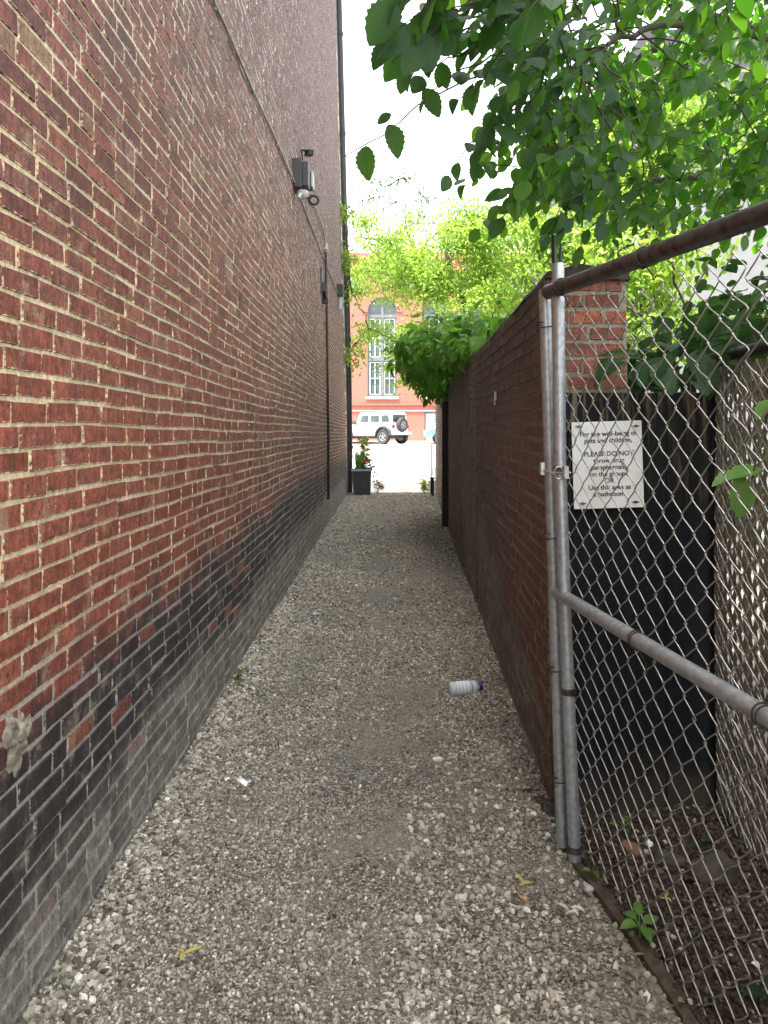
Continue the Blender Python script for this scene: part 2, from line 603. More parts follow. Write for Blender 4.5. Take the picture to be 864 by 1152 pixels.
# yard behind the side wall, and the strip of soil behind the gate
tag(MB().add([(1.75, -3, .02), (14, -3, .02), (14, 20.2, .02), (1.75, 20.2, .02)], [(0, 1, 2, 3)]).build('yard_ground', M_earth), kind='structure')
g = G('dark_soil')
sc1 = g.voro(60, out='Color')
sp = g.n('SeparateColor')
g.set(sp.inputs[0], sc1)
soil = g.ramp(sp.outputs[0], [(0, (.03, .02, .013)), (.5, (.055, .037, .025)), (.85, (.085, .06, .04)), (1, (.16, .13, .10))])
M_soil = g.done(g.bsdf(g.mix(g.mr(g.noise(8, 5), .4, .65), soil, (.035, .024, .016)), .92, g.bump(g.math('ADD', g.voro(60), g.noise(30, 5)), .9, .02)))


def fence_x(y):
    return .694 + .163 * (2.78 - y)


sx = np.linspace(0, 1, 26)
sy = np.arange(.1, 3.3, .05)
Vs = []
for y in sy:
    x0 = fence_x(y) + .01
    for t in sx:
        x = x0 + t * (1.60 - x0)
        Vs.append((x, y, .012 + .05 * t * (1 - t) * 2 + .014 * math.sin(9 * x + 5 * y) + .012 * math.sin(17 * y + 6 * x) + .02 * t))
i = (np.arange(len(sy) - 1)[:, None] * 26 + np.arange(25)[None]).ravel()
tag(MB().add(Vs, np.stack([i, i + 1, i + 27, i + 26], 1)).build('soil_strip', M_soil, smooth=True), kind='structure')

# ------------------------------------------------------------------ loose stones (uncountable)
ico_t = (1 + 5 ** .5) / 2
ICO = np.array([(-1, ico_t, 0), (1, ico_t, 0), (-1, -ico_t, 0), (1, -ico_t, 0), (0, -1, ico_t), (0, 1, ico_t), (0, -1, -ico_t), (0, 1, -ico_t), (ico_t, 0, -1), (ico_t, 0, 1), (-ico_t, 0, -1), (-ico_t, 0, 1)]) / 1.902
ICF = np.array([(0, 11, 5), (0, 5, 1), (0, 1, 7), (0, 7, 10), (0, 10, 11), (1, 5, 9), (5, 11, 4), (11, 10, 2), (10, 7, 6), (7, 1, 8), (3, 9, 4), (3, 4, 2), (3, 2, 6), (3, 6, 8), (3, 8, 9), (4, 9, 5), (2, 4, 11), (6, 2, 10), (8, 6, 7), (9, 8, 1)])
OCT = np.array([(1, 0, 0), (-1, 0, 0), (0, 1, 0), (0, -1, 0), (0, 0, 1), (0, 0, -1)], float)
OCF = np.array([(0, 2, 4), (2, 1, 4), (1, 3, 4), (3, 0, 4), (2, 0, 5), (1, 2, 5), (3, 1, 5), (0, 3, 5)])


def rot_rand(n, tilt=1.0):
    q = RNG.normal(size=(n, 4))
    if tilt < 1:
        q[:, 1:3] *= tilt
    q /= np.linalg.norm(q, axis=1)[:, None]
    w, x, y, z = q.T
    return np.stack([1 - 2 * (y * y + z * z), 2 * (x * y - z * w), 2 * (x * z + y * w), 2 * (x * y + z * w), 1 - 2 * (x * x + z * z), 2 * (y * z - x * w), 2 * (x * z - y * w), 2 * (y * z + x * w), 1 - 2 * (x * x + y * y)], 1).reshape(-1, 3, 3)


def stones(mb, pts, rad, base=ICO, bf=ICF, sink=.3, tone=None):
    n = len(pts)
    nv = len(base)
    S = np.stack([RNG.uniform(.8, 1.45, n), RNG.uniform(.7, 1.1, n), RNG.uniform(.45, .85, n)], 1)
    V = base[None] * (1 + RNG.normal(0, .13, (n, nv, 1))) * S[:, None, :] * rad[:, None, None]
    R = rot_rand(n, .35)
    V = np.einsum('nij,nvj->nvi', R, V)
    V = V + pts[:, None, :]
    V[:, :, 2] += (rad * (.6 - sink))[:, None]
    Fc = (np.arange(n)[:, None, None] * nv + bf[None]).reshape(-1, 3)
    t = RNG.random(n) if tone is None else tone
    mb.add(V.reshape(-1, 3), Fc, 0, {'rnd': np.repeat(t, len(bf)), 'rnd2': np.repeat(RNG.random(n), len(bf))})


def vnoise(x, y, s, seed):
    r = np.random.default_rng(seed)
    o = np.zeros_like(x)
    for _ in range(7):
        a = r.uniform(0, 6.28)
        f = s * r.uniform(.6, 1.8)
        o += np.sin(f * (x * math.cos(a) + y * math.sin(a)) + r.uniform(0, 6.28))
    return o / 2.6


def scatter(n, x0, x1, y0, y1, thin=True):
    x, y = RNG.uniform(x0, x1, n), RNG.uniform(y0, y1, n)
    rx = .70 + .038 * (y - 3.2)
    ok = (x > -.965) & ((x < rx - .005) | (y < 3.15)) & ((x < fence_x(y) + .03) | (y > 2.9))
    if thin:
        dens = .58 + .30 * vnoise(x, y, 3.2, 3) + .26 * vnoise(x, y, 11, 5) - .42 * np.exp(-((x + .0 + .09 * np.sin(y * .9)) / .20) ** 2)
        dens += .25 * (x < -.6) + .2 * ((y < 3) & (x < 0))
        ok &= RNG.random(n) < dens
    x, y = x[ok], y[ok]
    return np.stack([x, y, gz(x, y) + .004], 1)


g = G('loose_gravel')
stc = g.ramp(g.attr('rnd'), [(0, (.045, .041, .033)), (.22, (.14, .125, .097)), (.5, (.285, .258, .20)), (.76, (.40, .368, .295)), (.93, (.54, .505, .42)), (1, (.76, .72, .63))])
stc = g.mix(g.mr(g.attr('rnd2'), .82, .95, 0, .55), stc, (.22, .15, .10))
stc = g.mix(g.mr(g.noise(240, 3), .35, .7, 0, .4), stc, (.10, .092, .078))
M_stone = g.done(g.bsdf(stc, .8, g.bump(g.noise(320, 2), .25, .002), spec=.35))
gm = MB()
p = scatter(46000, -1, .95, 1.5, 3.4)
stones(gm, p, np.abs(RNG.normal(.0030, .0018, len(p))) + .0019)
p = scatter(60000, -1, .9, 3.4, 6.2)
stones(gm, p, np.abs(RNG.normal(.0042, .0020, len(p))) + .0022)
p = scatter(34000, -1, 1.2, 6.2, 11.5)
stones(gm, p, np.abs(RNG.normal(.007, .003, len(p))) + .003, OCT, OCF)
p = scatter(16000, -1, 1.35, 11.5, 20.4)
stones(gm, p, np.abs(RNG.normal(.009, .004, len(p))) + .004, OCT, OCF, sink=.5)
p = scatter(260, -1, .9, 1.5, 7, False)
stones(gm, p, np.abs(RNG.normal(.005, .003, len(p))) + .004, tone=RNG.uniform(.5, 1, len(p)))
p = scatter(85000, -1, .95, 1.5, 4.2, False)
stones(gm, p, RNG.uniform(.0012, .0030, len(p)), OCT, OCF, tone=RNG.uniform(.1, .95, len(p)))
p = scatter(50000, -1, .95, 4.2, 9, False)
stones(gm, p, RNG.uniform(.0018, .0042, len(p)), OCT, OCF, tone=RNG.uniform(.1, .95, len(p)))
p = scatter(6000, -.98, -.80, 1.5, 7, False)
stones(gm, p, np.abs(RNG.normal(.0065, .003, len(p))) + .003)
p = scatter(2500, .05, .95, 1.5, 3.4, False)
stones(gm, p, np.abs(RNG.normal(.005, .003, len(p))) + .003, tone=RNG.uniform(.3, 1, len(p)) ** .8)
tag(gm.build('gravel', M_stone, smooth=False), 'loose grey and tan gravel covering the alley floor', 'gravel', kind='stuff')

# ------------------------------------------------------------------ left building
WX = -.97


def lean(V):
    V = V.copy()
    V[:, 0] -= .026 * np.maximum(0, V[:, 2] - 2.0) * np.clip(V[:, 1] / 20, 0, 1)
    return V


bb = thing('brick_building', 'tall red brick building with pale mortar and sooty base along the left of the alley', 'building', (WX, 8, 0), flat=True)
mb = MB()
bricks(mb, (WX, 0, 0), (0, 1, 0), (1, 0, 0), -5, 20, -.12, 13.6, seed=11, deform=lean, jit=.0018)
bricks(mb, (WX - 10, 20, 0), (-1, 0, 0), (0, 1, 0), -10, 0, -.12, 13.6, seed=12, L=.3, deform=lean)
mb.box((WX - 10, -5, -.15), (WX - .60, 19.95, 13.55))
V = lean(np.array([(WX, -5, 13.6), (WX, 20, 13.6), (WX - 10, 20, 13.6), (WX - 10, -5, 13.6)], float))
mb.add(V, [(0, 1, 2, 3)], 0, {'blen': -1.0})
mb.build('wall', M_left, bb)
# cement lump near the viewer
cl = MB()
na, nr = 40, 14
V = []
for ir in range(nr):
    fr = ir / (nr - 1)
    for ia in range(na):
        a = ia / na * 2 * math.pi
        rad = .072 * fr * (1 + .25 * math.sin(3 * a + 1) + .16 * math.sin(7 * a) + .10 * math.sin(12 * a + 2))
        u_, v_ = rad * math.cos(a), rad * math.sin(a) * 1.05
        hgt_ = .024 * (1 - fr ** 2.2) * (.60 + .28 * math.sin(u_ * 90 + 1) * math.sin(v_ * 75) + .14 * math.sin(u_ * 190 + v_ * 140)) + RNG.normal(0, .0007)
        V.append((WX + (.001 if fr > .99 else .004 + max(hgt_, .001)), 2.02 + u_, .745 + v_))
cl.add(V, [(r * na + q, r * na + (q + 1) % na, (r + 1) * na + (q + 1) % na, (r + 1) * na + q) for r in range(nr - 1) for q in range(na)])
cl.build('cement_patch', plain('hard_cement', (.34, .30, .23), .95, 0, .6, 34, .9), bb, smooth=True)
# downspout on the far corner
dp = MB()
dpx = lambda z: WX + .07 - .026 * max(0, z - 2)
pts = [(dpx(z), 20.10, z) for z in (0.02, 1, 3, 5, 6.2, 8, 10, 12, 13.6)]
dp.tube(pts, .085, 10)
for z in (1.2, 4, 6.8, 9.4, 12):
    dp.tube([(dpx(z), 20.10, z - .04), (dpx(z), 20.10, z + .04)], .10, 10)
dp.build('downspout', M_downpipe, bb, smooth=True)


def wallpt(y, z, off):
    return lean(np.array([[WX, y, z]]))[0] + np.array([off, 0, 0])


# long conduit rising slowly along the wall
zc = lambda y: float(np.interp(y, [2, 4.33, 8.2, 12, 17], [3.93, 3.99, 4.28, 4.42, 4.62]))
cm = MB()
cm.tube([wallpt(y, zc(y) + .008 * math.sin(3 * y), .020) for y in np.arange(-1, 17.0, .35)], .011, 6)
for y in np.arange(.5, 16.5, 1.3):
    c = wallpt(y, zc(y), .013)
    cm.box(c - (.013, .010, .02), c + (.010, .010, .02))
tag(cm.build('conduit', M_cable, smooth=True), 'long thin pale conduit crossing the brick wall at an upward slope', 'conduit')
# a dark vertical pipe with a pale cable joining it
vp = MB()
vp.tube([wallpt(12.9, z, .035) for z in (.45, 1.5, 3, 4.6)], .019, 8)
for z in (.6, 2.0, 3.4):
    c = wallpt(12.9, z, .02)
    vp.box(c - (.02, .035, .012), c + (.024, .035, .012))
tag(vp.build('conduit', M_black), 'black vertical pipe clipped to the brick wall near its far corner', 'pipe')
vc = MB()
vc.tube([wallpt(y, z, .03) for y, z in ((9.9, 4.60), (11.1, 4.80), (12.4, 4.88), (12.75, 4.84), (12.85, 4.66))], .013, 6)
tag(vc.build('cable', M_cable, smooth=True), 'short pale cable running from the ring lamp down to the vertical pipe', 'cable')

# floodlight box, ring lamp, junction box, cameras
fl = thing('wall_light', 'dark box shaped floodlight with a clear lens below it, high on the brick wall', 'wall light', tuple(wallpt(8.45, 4.25, 0)))
c = MB()
c.box((0, -.10, -.02), (.10, .14, .30)).box((.10, -.08, .0), (.17, .10, .27))
c.build('body', M_dgrey, fl, bevel=.008)
l = MB()
l.lathe([(.001, -.075), (.035, -.07), (.055, -.04), (.06, .0), (.05, .02)], 16, Matrix.Translation((.10, .02, -.04)))
l.build('lens', M_glass_lens, fl, smooth=True)
rl = thing('ring_light', 'small black ring shaped lamp below the grey junction box on the brick wall', 'lamp', tuple(wallpt(9.8, 4.53, 0)))
r = MB()
r.tube([(.11 + .055 * math.cos(a), .055 * .2 * math.cos(a), .055 * math.sin(a)) for a in np.linspace(0, 2 * math.pi, 25)], .017, 8)
r.build('ring', M_black, rl, smooth=True)
MB().tube([(0, 0, .03), (.06, 0, .02)], .012, 6).build('bracket', M_black, rl)
jb = thing('junction_box', 'small grey electrical box with a pale cover right of the floodlight', 'junction box', tuple(wallpt(9.6, 4.70, 0)))
MB().box((0, -.10, -.09), (.10, .10, .10)).build('box', M_dgrey, jb, bevel=.006)
MB().box((.102, -.105, -.095), (.125, .105, .105)).build('cover', M_lgrey, jb, bevel=.006)
cam = thing('security_camera', 'small black security camera on a bracket above the floodlight', 'security camera', tuple(wallpt(9.3, 4.98, 0)))
MB().tube([(0, 0, 0), (.01, 0, 0)], .04, 12).tube([(.01, 0, 0), (.06, 0, -.005), (.085, 0, -.03)], .013, 8).build('bracket', M_black, cam)
rotm = Matrix.Translation((.10, -.03, -.045)) @ Matrix.Rotation(.35, 4, 'Z') @ Matrix.Rotation(.25, 4, 'X')
MB().box((-.035, -.09, -.038), (.04, .09, .038), M=rotm).build('body', M_black, cam, bevel=.008)
MB().box((-.02, -.094, -.022), (.025, -.0905, .022), M=rotm).build('lens', M_dgrey, cam)
w = MB()
w.tube([wallpt(9.3 + .25 * q, z, .012) for q, z in ((0, 4.96), (.3, 4.9), (1, 4.78))], .006, 5)
tag(w.build('cable', M_dgrey), 'thin dark wire hanging from the security camera to the junction box', 'cable')
hl = thing('wall_light', 'small wedge shaped lamp on the brick wall left of the vertical pipe', 'wall light', tuple(wallpt(12.2, 3.75, 0)))
MB().box((0, -.16, -.02), (.02, -.13, .40)).build('bracket', M_dgrey, hl)
MB().prism([(-.13, .18), (-.13, .04), (.14, -.05), (.14, -.01)], 0, .02, .08).build('shade', M_dgrey, hl, fix=True)
MB().box((.0, .10, -.11), (.10, .19, -.03)).build('lens', M_black, hl, bevel=.006)
el = thing('wall_light', 'black lamp over a pale fitting at the far corner of the brick wall', 'wall light', tuple(wallpt(16.8, 4.55, 0)))
MB().box((0, -.10, .0), (.13, .10, .26)).build('body', M_black, el, bevel=.01)
MB().tube([(.07, 0, -.02), (.07, 0, -.28)], .045, 10).build('lens', M_lgrey, el)
tb = MB()
c = wallpt(12.9, 4.68, .03)
tb.box(c - (.03, .06, .05), c + (.04, .06, .05))
tag(tb.build('junction_box', M_lgrey, bevel=.006), 'tiny pale connector box on top of the black vertical pipe', 'junction box')

# ------------------------------------------------------------------ right walls
RU = unit((-.038, -1, 0))
RN = unit((-1, .038, 0))


def rw(y):
    return .70 + .038 * (y - 3.2)


def wall_seg(name, label, y0, y1, top0, top1, m, seed, thick=.28, end=True, coping=True, lean_x=0.0):
    t = thing(name, label, 'brick wall', (rw(y0), y0, 0), flat=True)
    Lw = (y1 - y0) * math.hypot(1, .038)
    O = np.array([rw(y1), y1, 0.0])

    def df(V):
        V = V.copy()
        f = np.clip((V[:, 1] - y0) / (y1 - y0), 0, 1)
        V[:, 0] += lean_x * V[:, 2]
        V[:, 2] *= (top0 + (top1 - top0) * f) / top0
        return V
    mb = MB()
    bricks(mb, O, RU, RN, 0, Lw, -.10, top0, seed=seed, proud=.006, joint=.012, jit=.0026, deform=df)
    # body behind the face
    a, b = np.array([rw(y0), y0]), np.array([rw(y1), y1])
    V = []
    for (q, tp, ins) in ((a, top0, .012), (b, top1, -.012)):
        for xo in (.012, thick):
            for z in (-.12, tp - .005):
                V.append((q[0] + xo + lean_x * z, q[1] + ins, z))
    mb.add(V, [(0, 1, 3, 2), (4, 6, 7, 5), (0, 4, 5, 1), (2, 3, 7, 6), (1, 5, 7, 3)], 0, {'blen': -1.0, 'rnd2': .5})
    if end:
        bricks(mb, (rw(y0) + .004, y0, 0), (1, 0, 0), (0, -1, 0), 0, thick, -.10, top0, seed=seed + 50, proud=.006, L=.15, mi=1, joint=.014, jit=.003, header_every=0, deform=lambda V: V + np.outer(V[:, 2], (lean_x, 0, 0)))
    mb.build('wall', [m, M_pier], t)
    return t


wa = wall_seg('brick_wall', 'dark old brick wall with a red end pier beside the metal gate posts', 3.2, 6.8, 2.185, 2.24, M_right, 21, thick=.33, lean_x=-.012)
cp = MB()
V = []
for y in np.linspace(3.17, 6.8, 12):
    for xo, dz in ((-.004, 0), (.002, .022), (.15, .06), (.335, .03), (.345, 0)):
        V.append((rw(y) + xo - .012 * 2.2 + RNG.normal(0, .003), y, 2.19 + .055 * (y - 3.2) / 3.6 + dz + RNG.normal(0, .005)))
n5 = 5
Fq = [(j * 5 + i, j * 5 + i + 1, (j + 1) * 5 + i + 1, (j + 1) * 5 + i) for j in range(11) for i in range(4)]
cp.add(V, Fq).add(V[:5], [(4, 3, 2, 1, 0)])
cp.build('coping', plain('dark_coping', (.05, .042, .036), .9, 0, .4, 20, .5), wa)
# pale scrap stuck to the wall
sm = MB()
c = np.array([rw(5.1) - .034, 5.1, 1.80])
sm.box(c - (.003, .035, .03), c + (.003, .035, .03)).box(c + (-.003, .0, -.06), c + (.003, .036, -.028))
wb = wall_seg('brick_wall', 'cement smeared grey brown brick wall in the middle of the right side', 7.02, 12.6, 2.28, 2.52, M_parge, 22, end=False)
MB().box((rw(6.9) + .06, 6.79, -.1), (rw(6.9) + .25, 7.04, 2.2)).build('gap_shade_block', M_black, wb)  # added black block stands in for the shade inside the open joint
wc = wall_seg('brick_wall', 'lighter speckled brick wall at the far right end of the alley', 13.3, 20.0, 2.62, 2.75, M_corner, 23, end=True)
tag(sm.build('paper_scrap', M_white), 'small torn white sticker on the dark brick wall', 'sticker')
dr = MB()
dr.tube([(rw(12.9) + .02, 12.95, z) for z in (.0, 1.2, 2.4)], .12, 10)
dr.box((rw(12.9) + .02, 12.6, -.1), (rw(12.9) + .30, 13.3, 2.3))  # black block closes the gap around the tube
tag(dr.build('gap_fill', M_black), 'black tube and block filling the gap between two brick walls', 'gap_fill')
# white post and dark stub at the street end
wp = thing('marker_post', 'thin white post at the street end of the speckled brick wall', 'post', (1.28, 20.6, 0))
MB().tube([(0, 0, .30), (0, 0, 1.27)], .03, 10).build('pole', M_white, wp)
MB().box((-.16, -.12, .0), (.16, .12, .10)).box((-.10, -.08, .10), (.12, .08, .30)).build('base', M_concrete, wp, bevel=.01)
st = MB()
st.box((1.16, 19.2, 0), (1.25, 19.3, .42)).box((1.14, 19.18, .42), (1.27, 19.32, .46))
tag(st.build('stub_post', M_black, bevel=.006), 'short dark stub post against the speckled wall near the street', 'post')

# ------------------------------------------------------------------ gate, posts, fences
fp = thing('gate_post', 'taller galvanised fence post with an open top between gate and brick wall', 'fence post', (.691, 2.78, 0))
mbp = MB()
mbp.tube([(.004, 0, -.1), (-.040, 0, 1.0), (-.055, 0, 1.44), (-.062, 0, 2.165)], .0228, 16)
mbp.build('pole', M_galv, fp, smooth=True)
for z in (.62, .05, 1.42):
    MB().tube([(-.0385 * z, 0, z - .012), (-.0385 * z, 0, z + .012)], .0255, 14).build('band', M_rust, fp)
MB().tube([(-.072, .012, 2.12), (-.075, .012, 2.27)], .010, 6).tube([(-.052, .014, 2.12), (-.049, .014, 2.24)], .005, 6).build('rod', M_black, fp)

gt = thing('chain_link_gate', 'rusty railed chain link gate with galvanised frame on the right', 'gate', (.664, 2.86, 0), flat=True)
gd = unit((.196, -1.12, 0))
G0 = np.array([.664, 2.86, 0.0])


def gp(s, z, off=0.0):
    """point on the gate plane: s metres along, height z; the frame leans a little"""
    b = G0 + gd * s
    return np.array([b[0] - .032 * z * max(0, 1 - s * .8) + off * 1, b[1], z])


MB().tube([gp(0, .02), gp(0, 1.0), gp(0, 2.085)], .0225, 16).build('upright', M_galv, gt, smooth=True)
ts = np.linspace(0, 2.6, 14)
MB().tube([gp(s + .03, 2.072 - .022 * s - .002 * math.sin(2 * s), 0.0) for s in ts], .027, 14).build('top_rail', M_rust, gt, smooth=True)
MB().tube([gp(s + .03, .965 - .045 * s, .0) for s in ts], .023, 14).build('mid_rail', M_galv, gt, smooth=True)
MB().tube([gp(2.63, .05), gp(2.63, 2.1)], .028, 12).build('upright', M_galv, gt, smooth=True)
M_tie = plain('rusty_wire', (.055, .042, .036), .6, .5, .4, 40)
for s, z, r in ((.10, 2.07, .029), (.62, 2.056, .029), (1.2, 2.045, .029), (.55, .94, .026), (1.1, .915, .026)):
    pp = [gp(s + .03, z) + np.array([math.cos(a) * r * .98, gd[1] * .003 * a, math.sin(a) * r]) for a in np.linspace(-1.6, 11, 40)]
    c = pp[-1]
    pp += [c + (.012, -.02, -.03), c + (.005, -.05, -.05), c + (.012, -.06, -.035)]
    MB().tube(pp, .0022, 5).build('tie_wire', M_tie, gt)
for z in (1.93, 1.15, .66, .25):
    c = gp(0, z)
    pp = [c + np.array([math.cos(a) * .033, math.sin(a) * .033, .003 * a]) for a in np.linspace(0, 10.5, 30)]
    pp += [c + (-.045, -.035, .03), c + (-.03, -.06, .012)]
    MB().tube(pp, .0022, 5).build('tie_wire', M_tie, gt)


def chainlink(pf, s0, s1, z0, ztop, w, h, r, n=5, seed=0):
    rng = np.random.default_rng(seed)
    mb = MB()
    nw = int((s1 - s0) / (w / 2))
    for k in range(nw):
        a = s0 + k * w / 2
        pts = []
        zt = ztop(a)
        nst = int((zt - z0) / (h / 2)) + 1
        for j in range(nst + 1):
            z = zt - j * h / 2
            if z < z0:
                break
            side = (j + k) % 2
            s = a + (w / 2 if side else 0)
            o = r * (.9 if side else -.9)
            e = .010 * h / .1
            dirn = 1 if side else -1
            wob = rng.normal(0, .0022)
            pts.append(pf(s - dirn * .006 + wob, z + e, o * .2))
            pts.append(pf(s + dirn * .0015 + wob, z, o))
            pts.append(pf(s - dirn * .006 + wob, z - e, o * .2))
            sm_ = a + w / 4
            pts.append(pf(sm_ + dirn * .006 + rng.normal(0, .0012), z - h / 4 + .004, 0))
        if len(pts) > 3:
            mb.tube(np.array(pts), r, n)
    return mb


def mesh_pt(s, z, off):
    b = gp(s, z)
    bulge = .035 * math.sin(min(max(s, 0), 2.6) * 1.3) * math.sin(min(z, 2) * 1.5) + .012 * math.sin(5 * z + 3 * s)
    return b + np.array([.034 + off + bulge * .6, 0, .008 * math.sin(7 * s)])


zt = lambda s: 2.03 - .05 * abs(math.sin(2.4 * s)) - .03 * (s > 1)
chainlink(mesh_pt, .02, 2.6, .03, zt, .096, .100, .0021).build('mesh', M_wire, gt, smooth=True)
# latch between the two uprights
la = MB()
la.tube([(.592, 2.85, 1.415), (.580, 2.81, 1.415), (.60, 2.765, 1.41), (.645, 2.745, 1.41), (.668, 2.755, 1.41)], .005, 6)
la.box((.572, 2.80, 1.40), (.585, 2.835, 1.445)).box((.642, 2.737, 1.390), (.658, 2.75, 1.435))
la.tube([(.622 + .016 * math.cos(a), 2.738, 1.41 + .022 * math.sin(a)) for a in np.linspace(0, 6.28, 16)], .004, 6)
tag(la.build('latch', M_wire), 'bent wire latch holding the two gate posts together', 'latch')

# fence with beige slats further right
sf = thing('slatted_fence', 'chain link fence filled with woven beige slats on the far right', 'fence', (1.30, 3.0, 0), flat=True)
SX = 1.30
MB().tube([(SX, y, 1.845 + .012 * (3 - y) * 0) for y in np.linspace(-.5, 3.08, 10)], .024, 12).build('top_rail', M_black, sf, smooth=True)
MB().tube([(SX + .03, 3.045, -.1), (SX + .03, 3.045, 1.86)], .022, 12).build('post', M_black, sf, smooth=True)
chainlink(lambda s, z, o: np.array([SX + o - .012 + .008 * math.sin(3 * s + 2 * z), s, z]), -.4, 3.0, .06, lambda s: 1.80, .076, .076, .0022, 4, 5).build('mesh', M_wire, sf, smooth=True)
sl = MB()
yy = -.4
kk = 0
while yy < 3.0:
    pts = []
    zs = np.arange(.06, 1.83, .038)
    wv = .0342
    V = []
    for q, z in enumerate(zs):
        ox = .004 * (1 if (q + kk) % 2 else -1)
        bx0 = SX + .004 + ox + .008 * math.sin(3 * yy + 2 * z)
        j = RNG.normal(0, .0012)
        V += [(bx0, yy + j, z), (bx0 + .002, yy + wv + j, z)]
    n2 = len(zs)
    V = np.array(V)
    back = V + np.array([.0025, 0, 0])
    VV = np.vstack([V, back])
    m = 2 * n2
    f = []
    for q in range(n2 - 1):
        a = 2 * q
        f += [(a + 1, a, a + 2, a + 3), (m + a, m + a + 1, m + a + 3, m + a + 2), (a, m + a, m + a + 2, a + 2), (m + a + 1, a + 1, a + 3, m + a + 3)]
    sl.add(VV, f, 0, {'rnd': RNG.random()})
    yy += .038
    kk += 1
g = G('beige_slat')
bc = g.mix(g.attr('rnd'), (.36, .325, .26), (.26, .235, .19))
bc = g.mix(g.mr(g.noise(1, 4, vec=g.scaled(40, 40, 5)), .4, .7, 0, .6), bc, (.13, .115, .09))
sl.build('slat_panel', g.done(g.bsdf(bc, .6)), sf)

# black board closing the strip, with the sign
g = G('stained_black_board')
px, py_, pz = g.xyz()
st_ = g.noise(1, 5, .7, vec=g.scaled(26, 26, 2.2))
up = g.mr(g.math('ADD', pz, g.math('MULTIPLY', g.noise(3, 3), .5)), 1.45, 2.0)
bc = g.mix(g.math('MULTIPLY', g.mr(st_, .48, .64), g.math('ADD', .03, g.math('MULTIPLY', up, .8))), (.007, .0085, .011), (.20, .16, .095))
bc = g.mix(g.mr(g.noise(30, 5, .7), .58, .70, 0, .3), bc, (.060, .055, .042))
bc = g.mix(g.mr(g.noise(5, 5, .7), .52, .68, 0, .4), bc, (.026, .026, .023))
bc = g.mix(g.math('MULTIPLY', g.mr(g.math('ADD', pz, g.math('MULTIPLY', g.noise(9, 4), .3)), .42, .18), .6), bc, (.075, .062, .045))
seam = g.math('LESS_THAN', g.math('ABSOLUTE', g.math('SUBTRACT', px, 1.13)), .0035)
bc = g.mix(seam, bc, (.003, .003, .003))
M_board = g.done(g.bsdf(bc, .7, g.bump(st_, .3, .004), spec=.15))
bd = MB()
bd.box((.695, 3.075, .0), (1.33, 3.11, 1.715))
tag(bd.build('board', M_board, bevel=.004), 'tall black weathered board closing the strip behind the gate', 'board')

sg = thing('sign', 'white printed notice asking people not to litter, behind the gate mesh', 'sign', (P(684, 523, 3.04)[0], 3.045, P(684, 523, 3.04)[2]))
sg.rotation_euler = (0, math.radians(-1.8), 0)
W2, H2 = .139, .172
MB().box((-W2, -.003, -H2), (W2, .003, H2)).build('panel', plain('sign_white', (.74, .75, .73), .45, 0, .07, 8, col2=(.66, .66, .60)), sg, bevel=.002)
M_ink = plain('sign_ink', (.03, .03, .035), .6)


def text_mesh(body, size, loc, rot, m, parent, name='lettering', bold=0.0, align='CENTER'):
    cu = bpy.data.curves.new('t', 'FONT')
    cu.body = body
    cu.size = size
    cu.align_x = align
    cu.align_y = 'CENTER'
    cu.space_line = 1.0
    cu.offset = bold
    cu.extrude = .0006
    ob = bpy.data.objects.new('t', cu)
    COL.objects.link(ob)
    dg = bpy.context.evaluated_depsgraph_get()
    me = bpy.data.meshes.new_from_object(ob.evaluated_get(dg))
    bpy.data.objects.remove(ob)
    me.name = name
    me.materials.clear()
    me.materials.append(m)
    o = bpy.data.objects.new(name, me)
    COL.objects.link(o)
    o.parent = parent
    o.location = loc
    o.rotation_euler = rot
    return o


text_mesh('For the well-being of\npets and children,\n\nPLEASE DO NOT\nthrow drug\nparaphernalia\non the ground\nOR\nUse this area as\na bathroom.', .0265, (0.004, -.0042, .004), (math.pi / 2, 0, 0), M_ink, sg, bold=.0004)
for sx_, sz_ in ((-.105, -.150), (.105, -.150), (.115, .150), (-.11, .155)):
    MB().tube([(sx_, -.003, sz_), (sx_, -.007, sz_)], .006, 10).box((sx_ - .014, -.0055, sz_ - .0025), (sx_ + .014, -.0042, sz_ + .0025)).build('screw', M_rust, sg)
sp_ = MB()
sp_.box((.66, 2.83, 1.585), (.80, 2.85, 1.61))
# ------------------------------------------------------------------ leaves
def leaf_template(nseg, teeth, fold, droop):
    t = np.linspace(0, 1, nseg + 1)
    w = np.sin(np.pi * t ** .93) ** .72 * (1 - .12 * t)
    w = w / w.max() * .5
    w[0] = .015
    w[-1] = .0
    V, UV = [], []
    for side in (-1, 0, 1):
        for q in range(nseg + 1):
            ww = w[q] * (1 + (teeth if (q % 2) else -teeth) * (0 < q < nseg))
            V.append((t[q], side * ww, abs(side) * ww * fold - droop * t[q] ** 2))
    V = np.array(V)
    n = nseg + 1
    Fc, uv = [], []
    vc = lambda i: (V[i][0], V[i][1] / .5)
    for q in range(nseg):
        for a in (0, 1):
            f = (a * n + q, a * n + q + 1, (a + 1) * n + q + 1, (a + 1) * n + q)
            Fc.append(f[::-1])
            uv.append([vc(i) for i in f[::-1]])
    return V, np.array(Fc), np.array(uv)


TPL_BIG = leaf_template(14, .07, .30, .22)
TPL_MID = leaf_template(6, .0, .35, .25)
TPL_SM = leaf_template(3, .0, .35, .2)


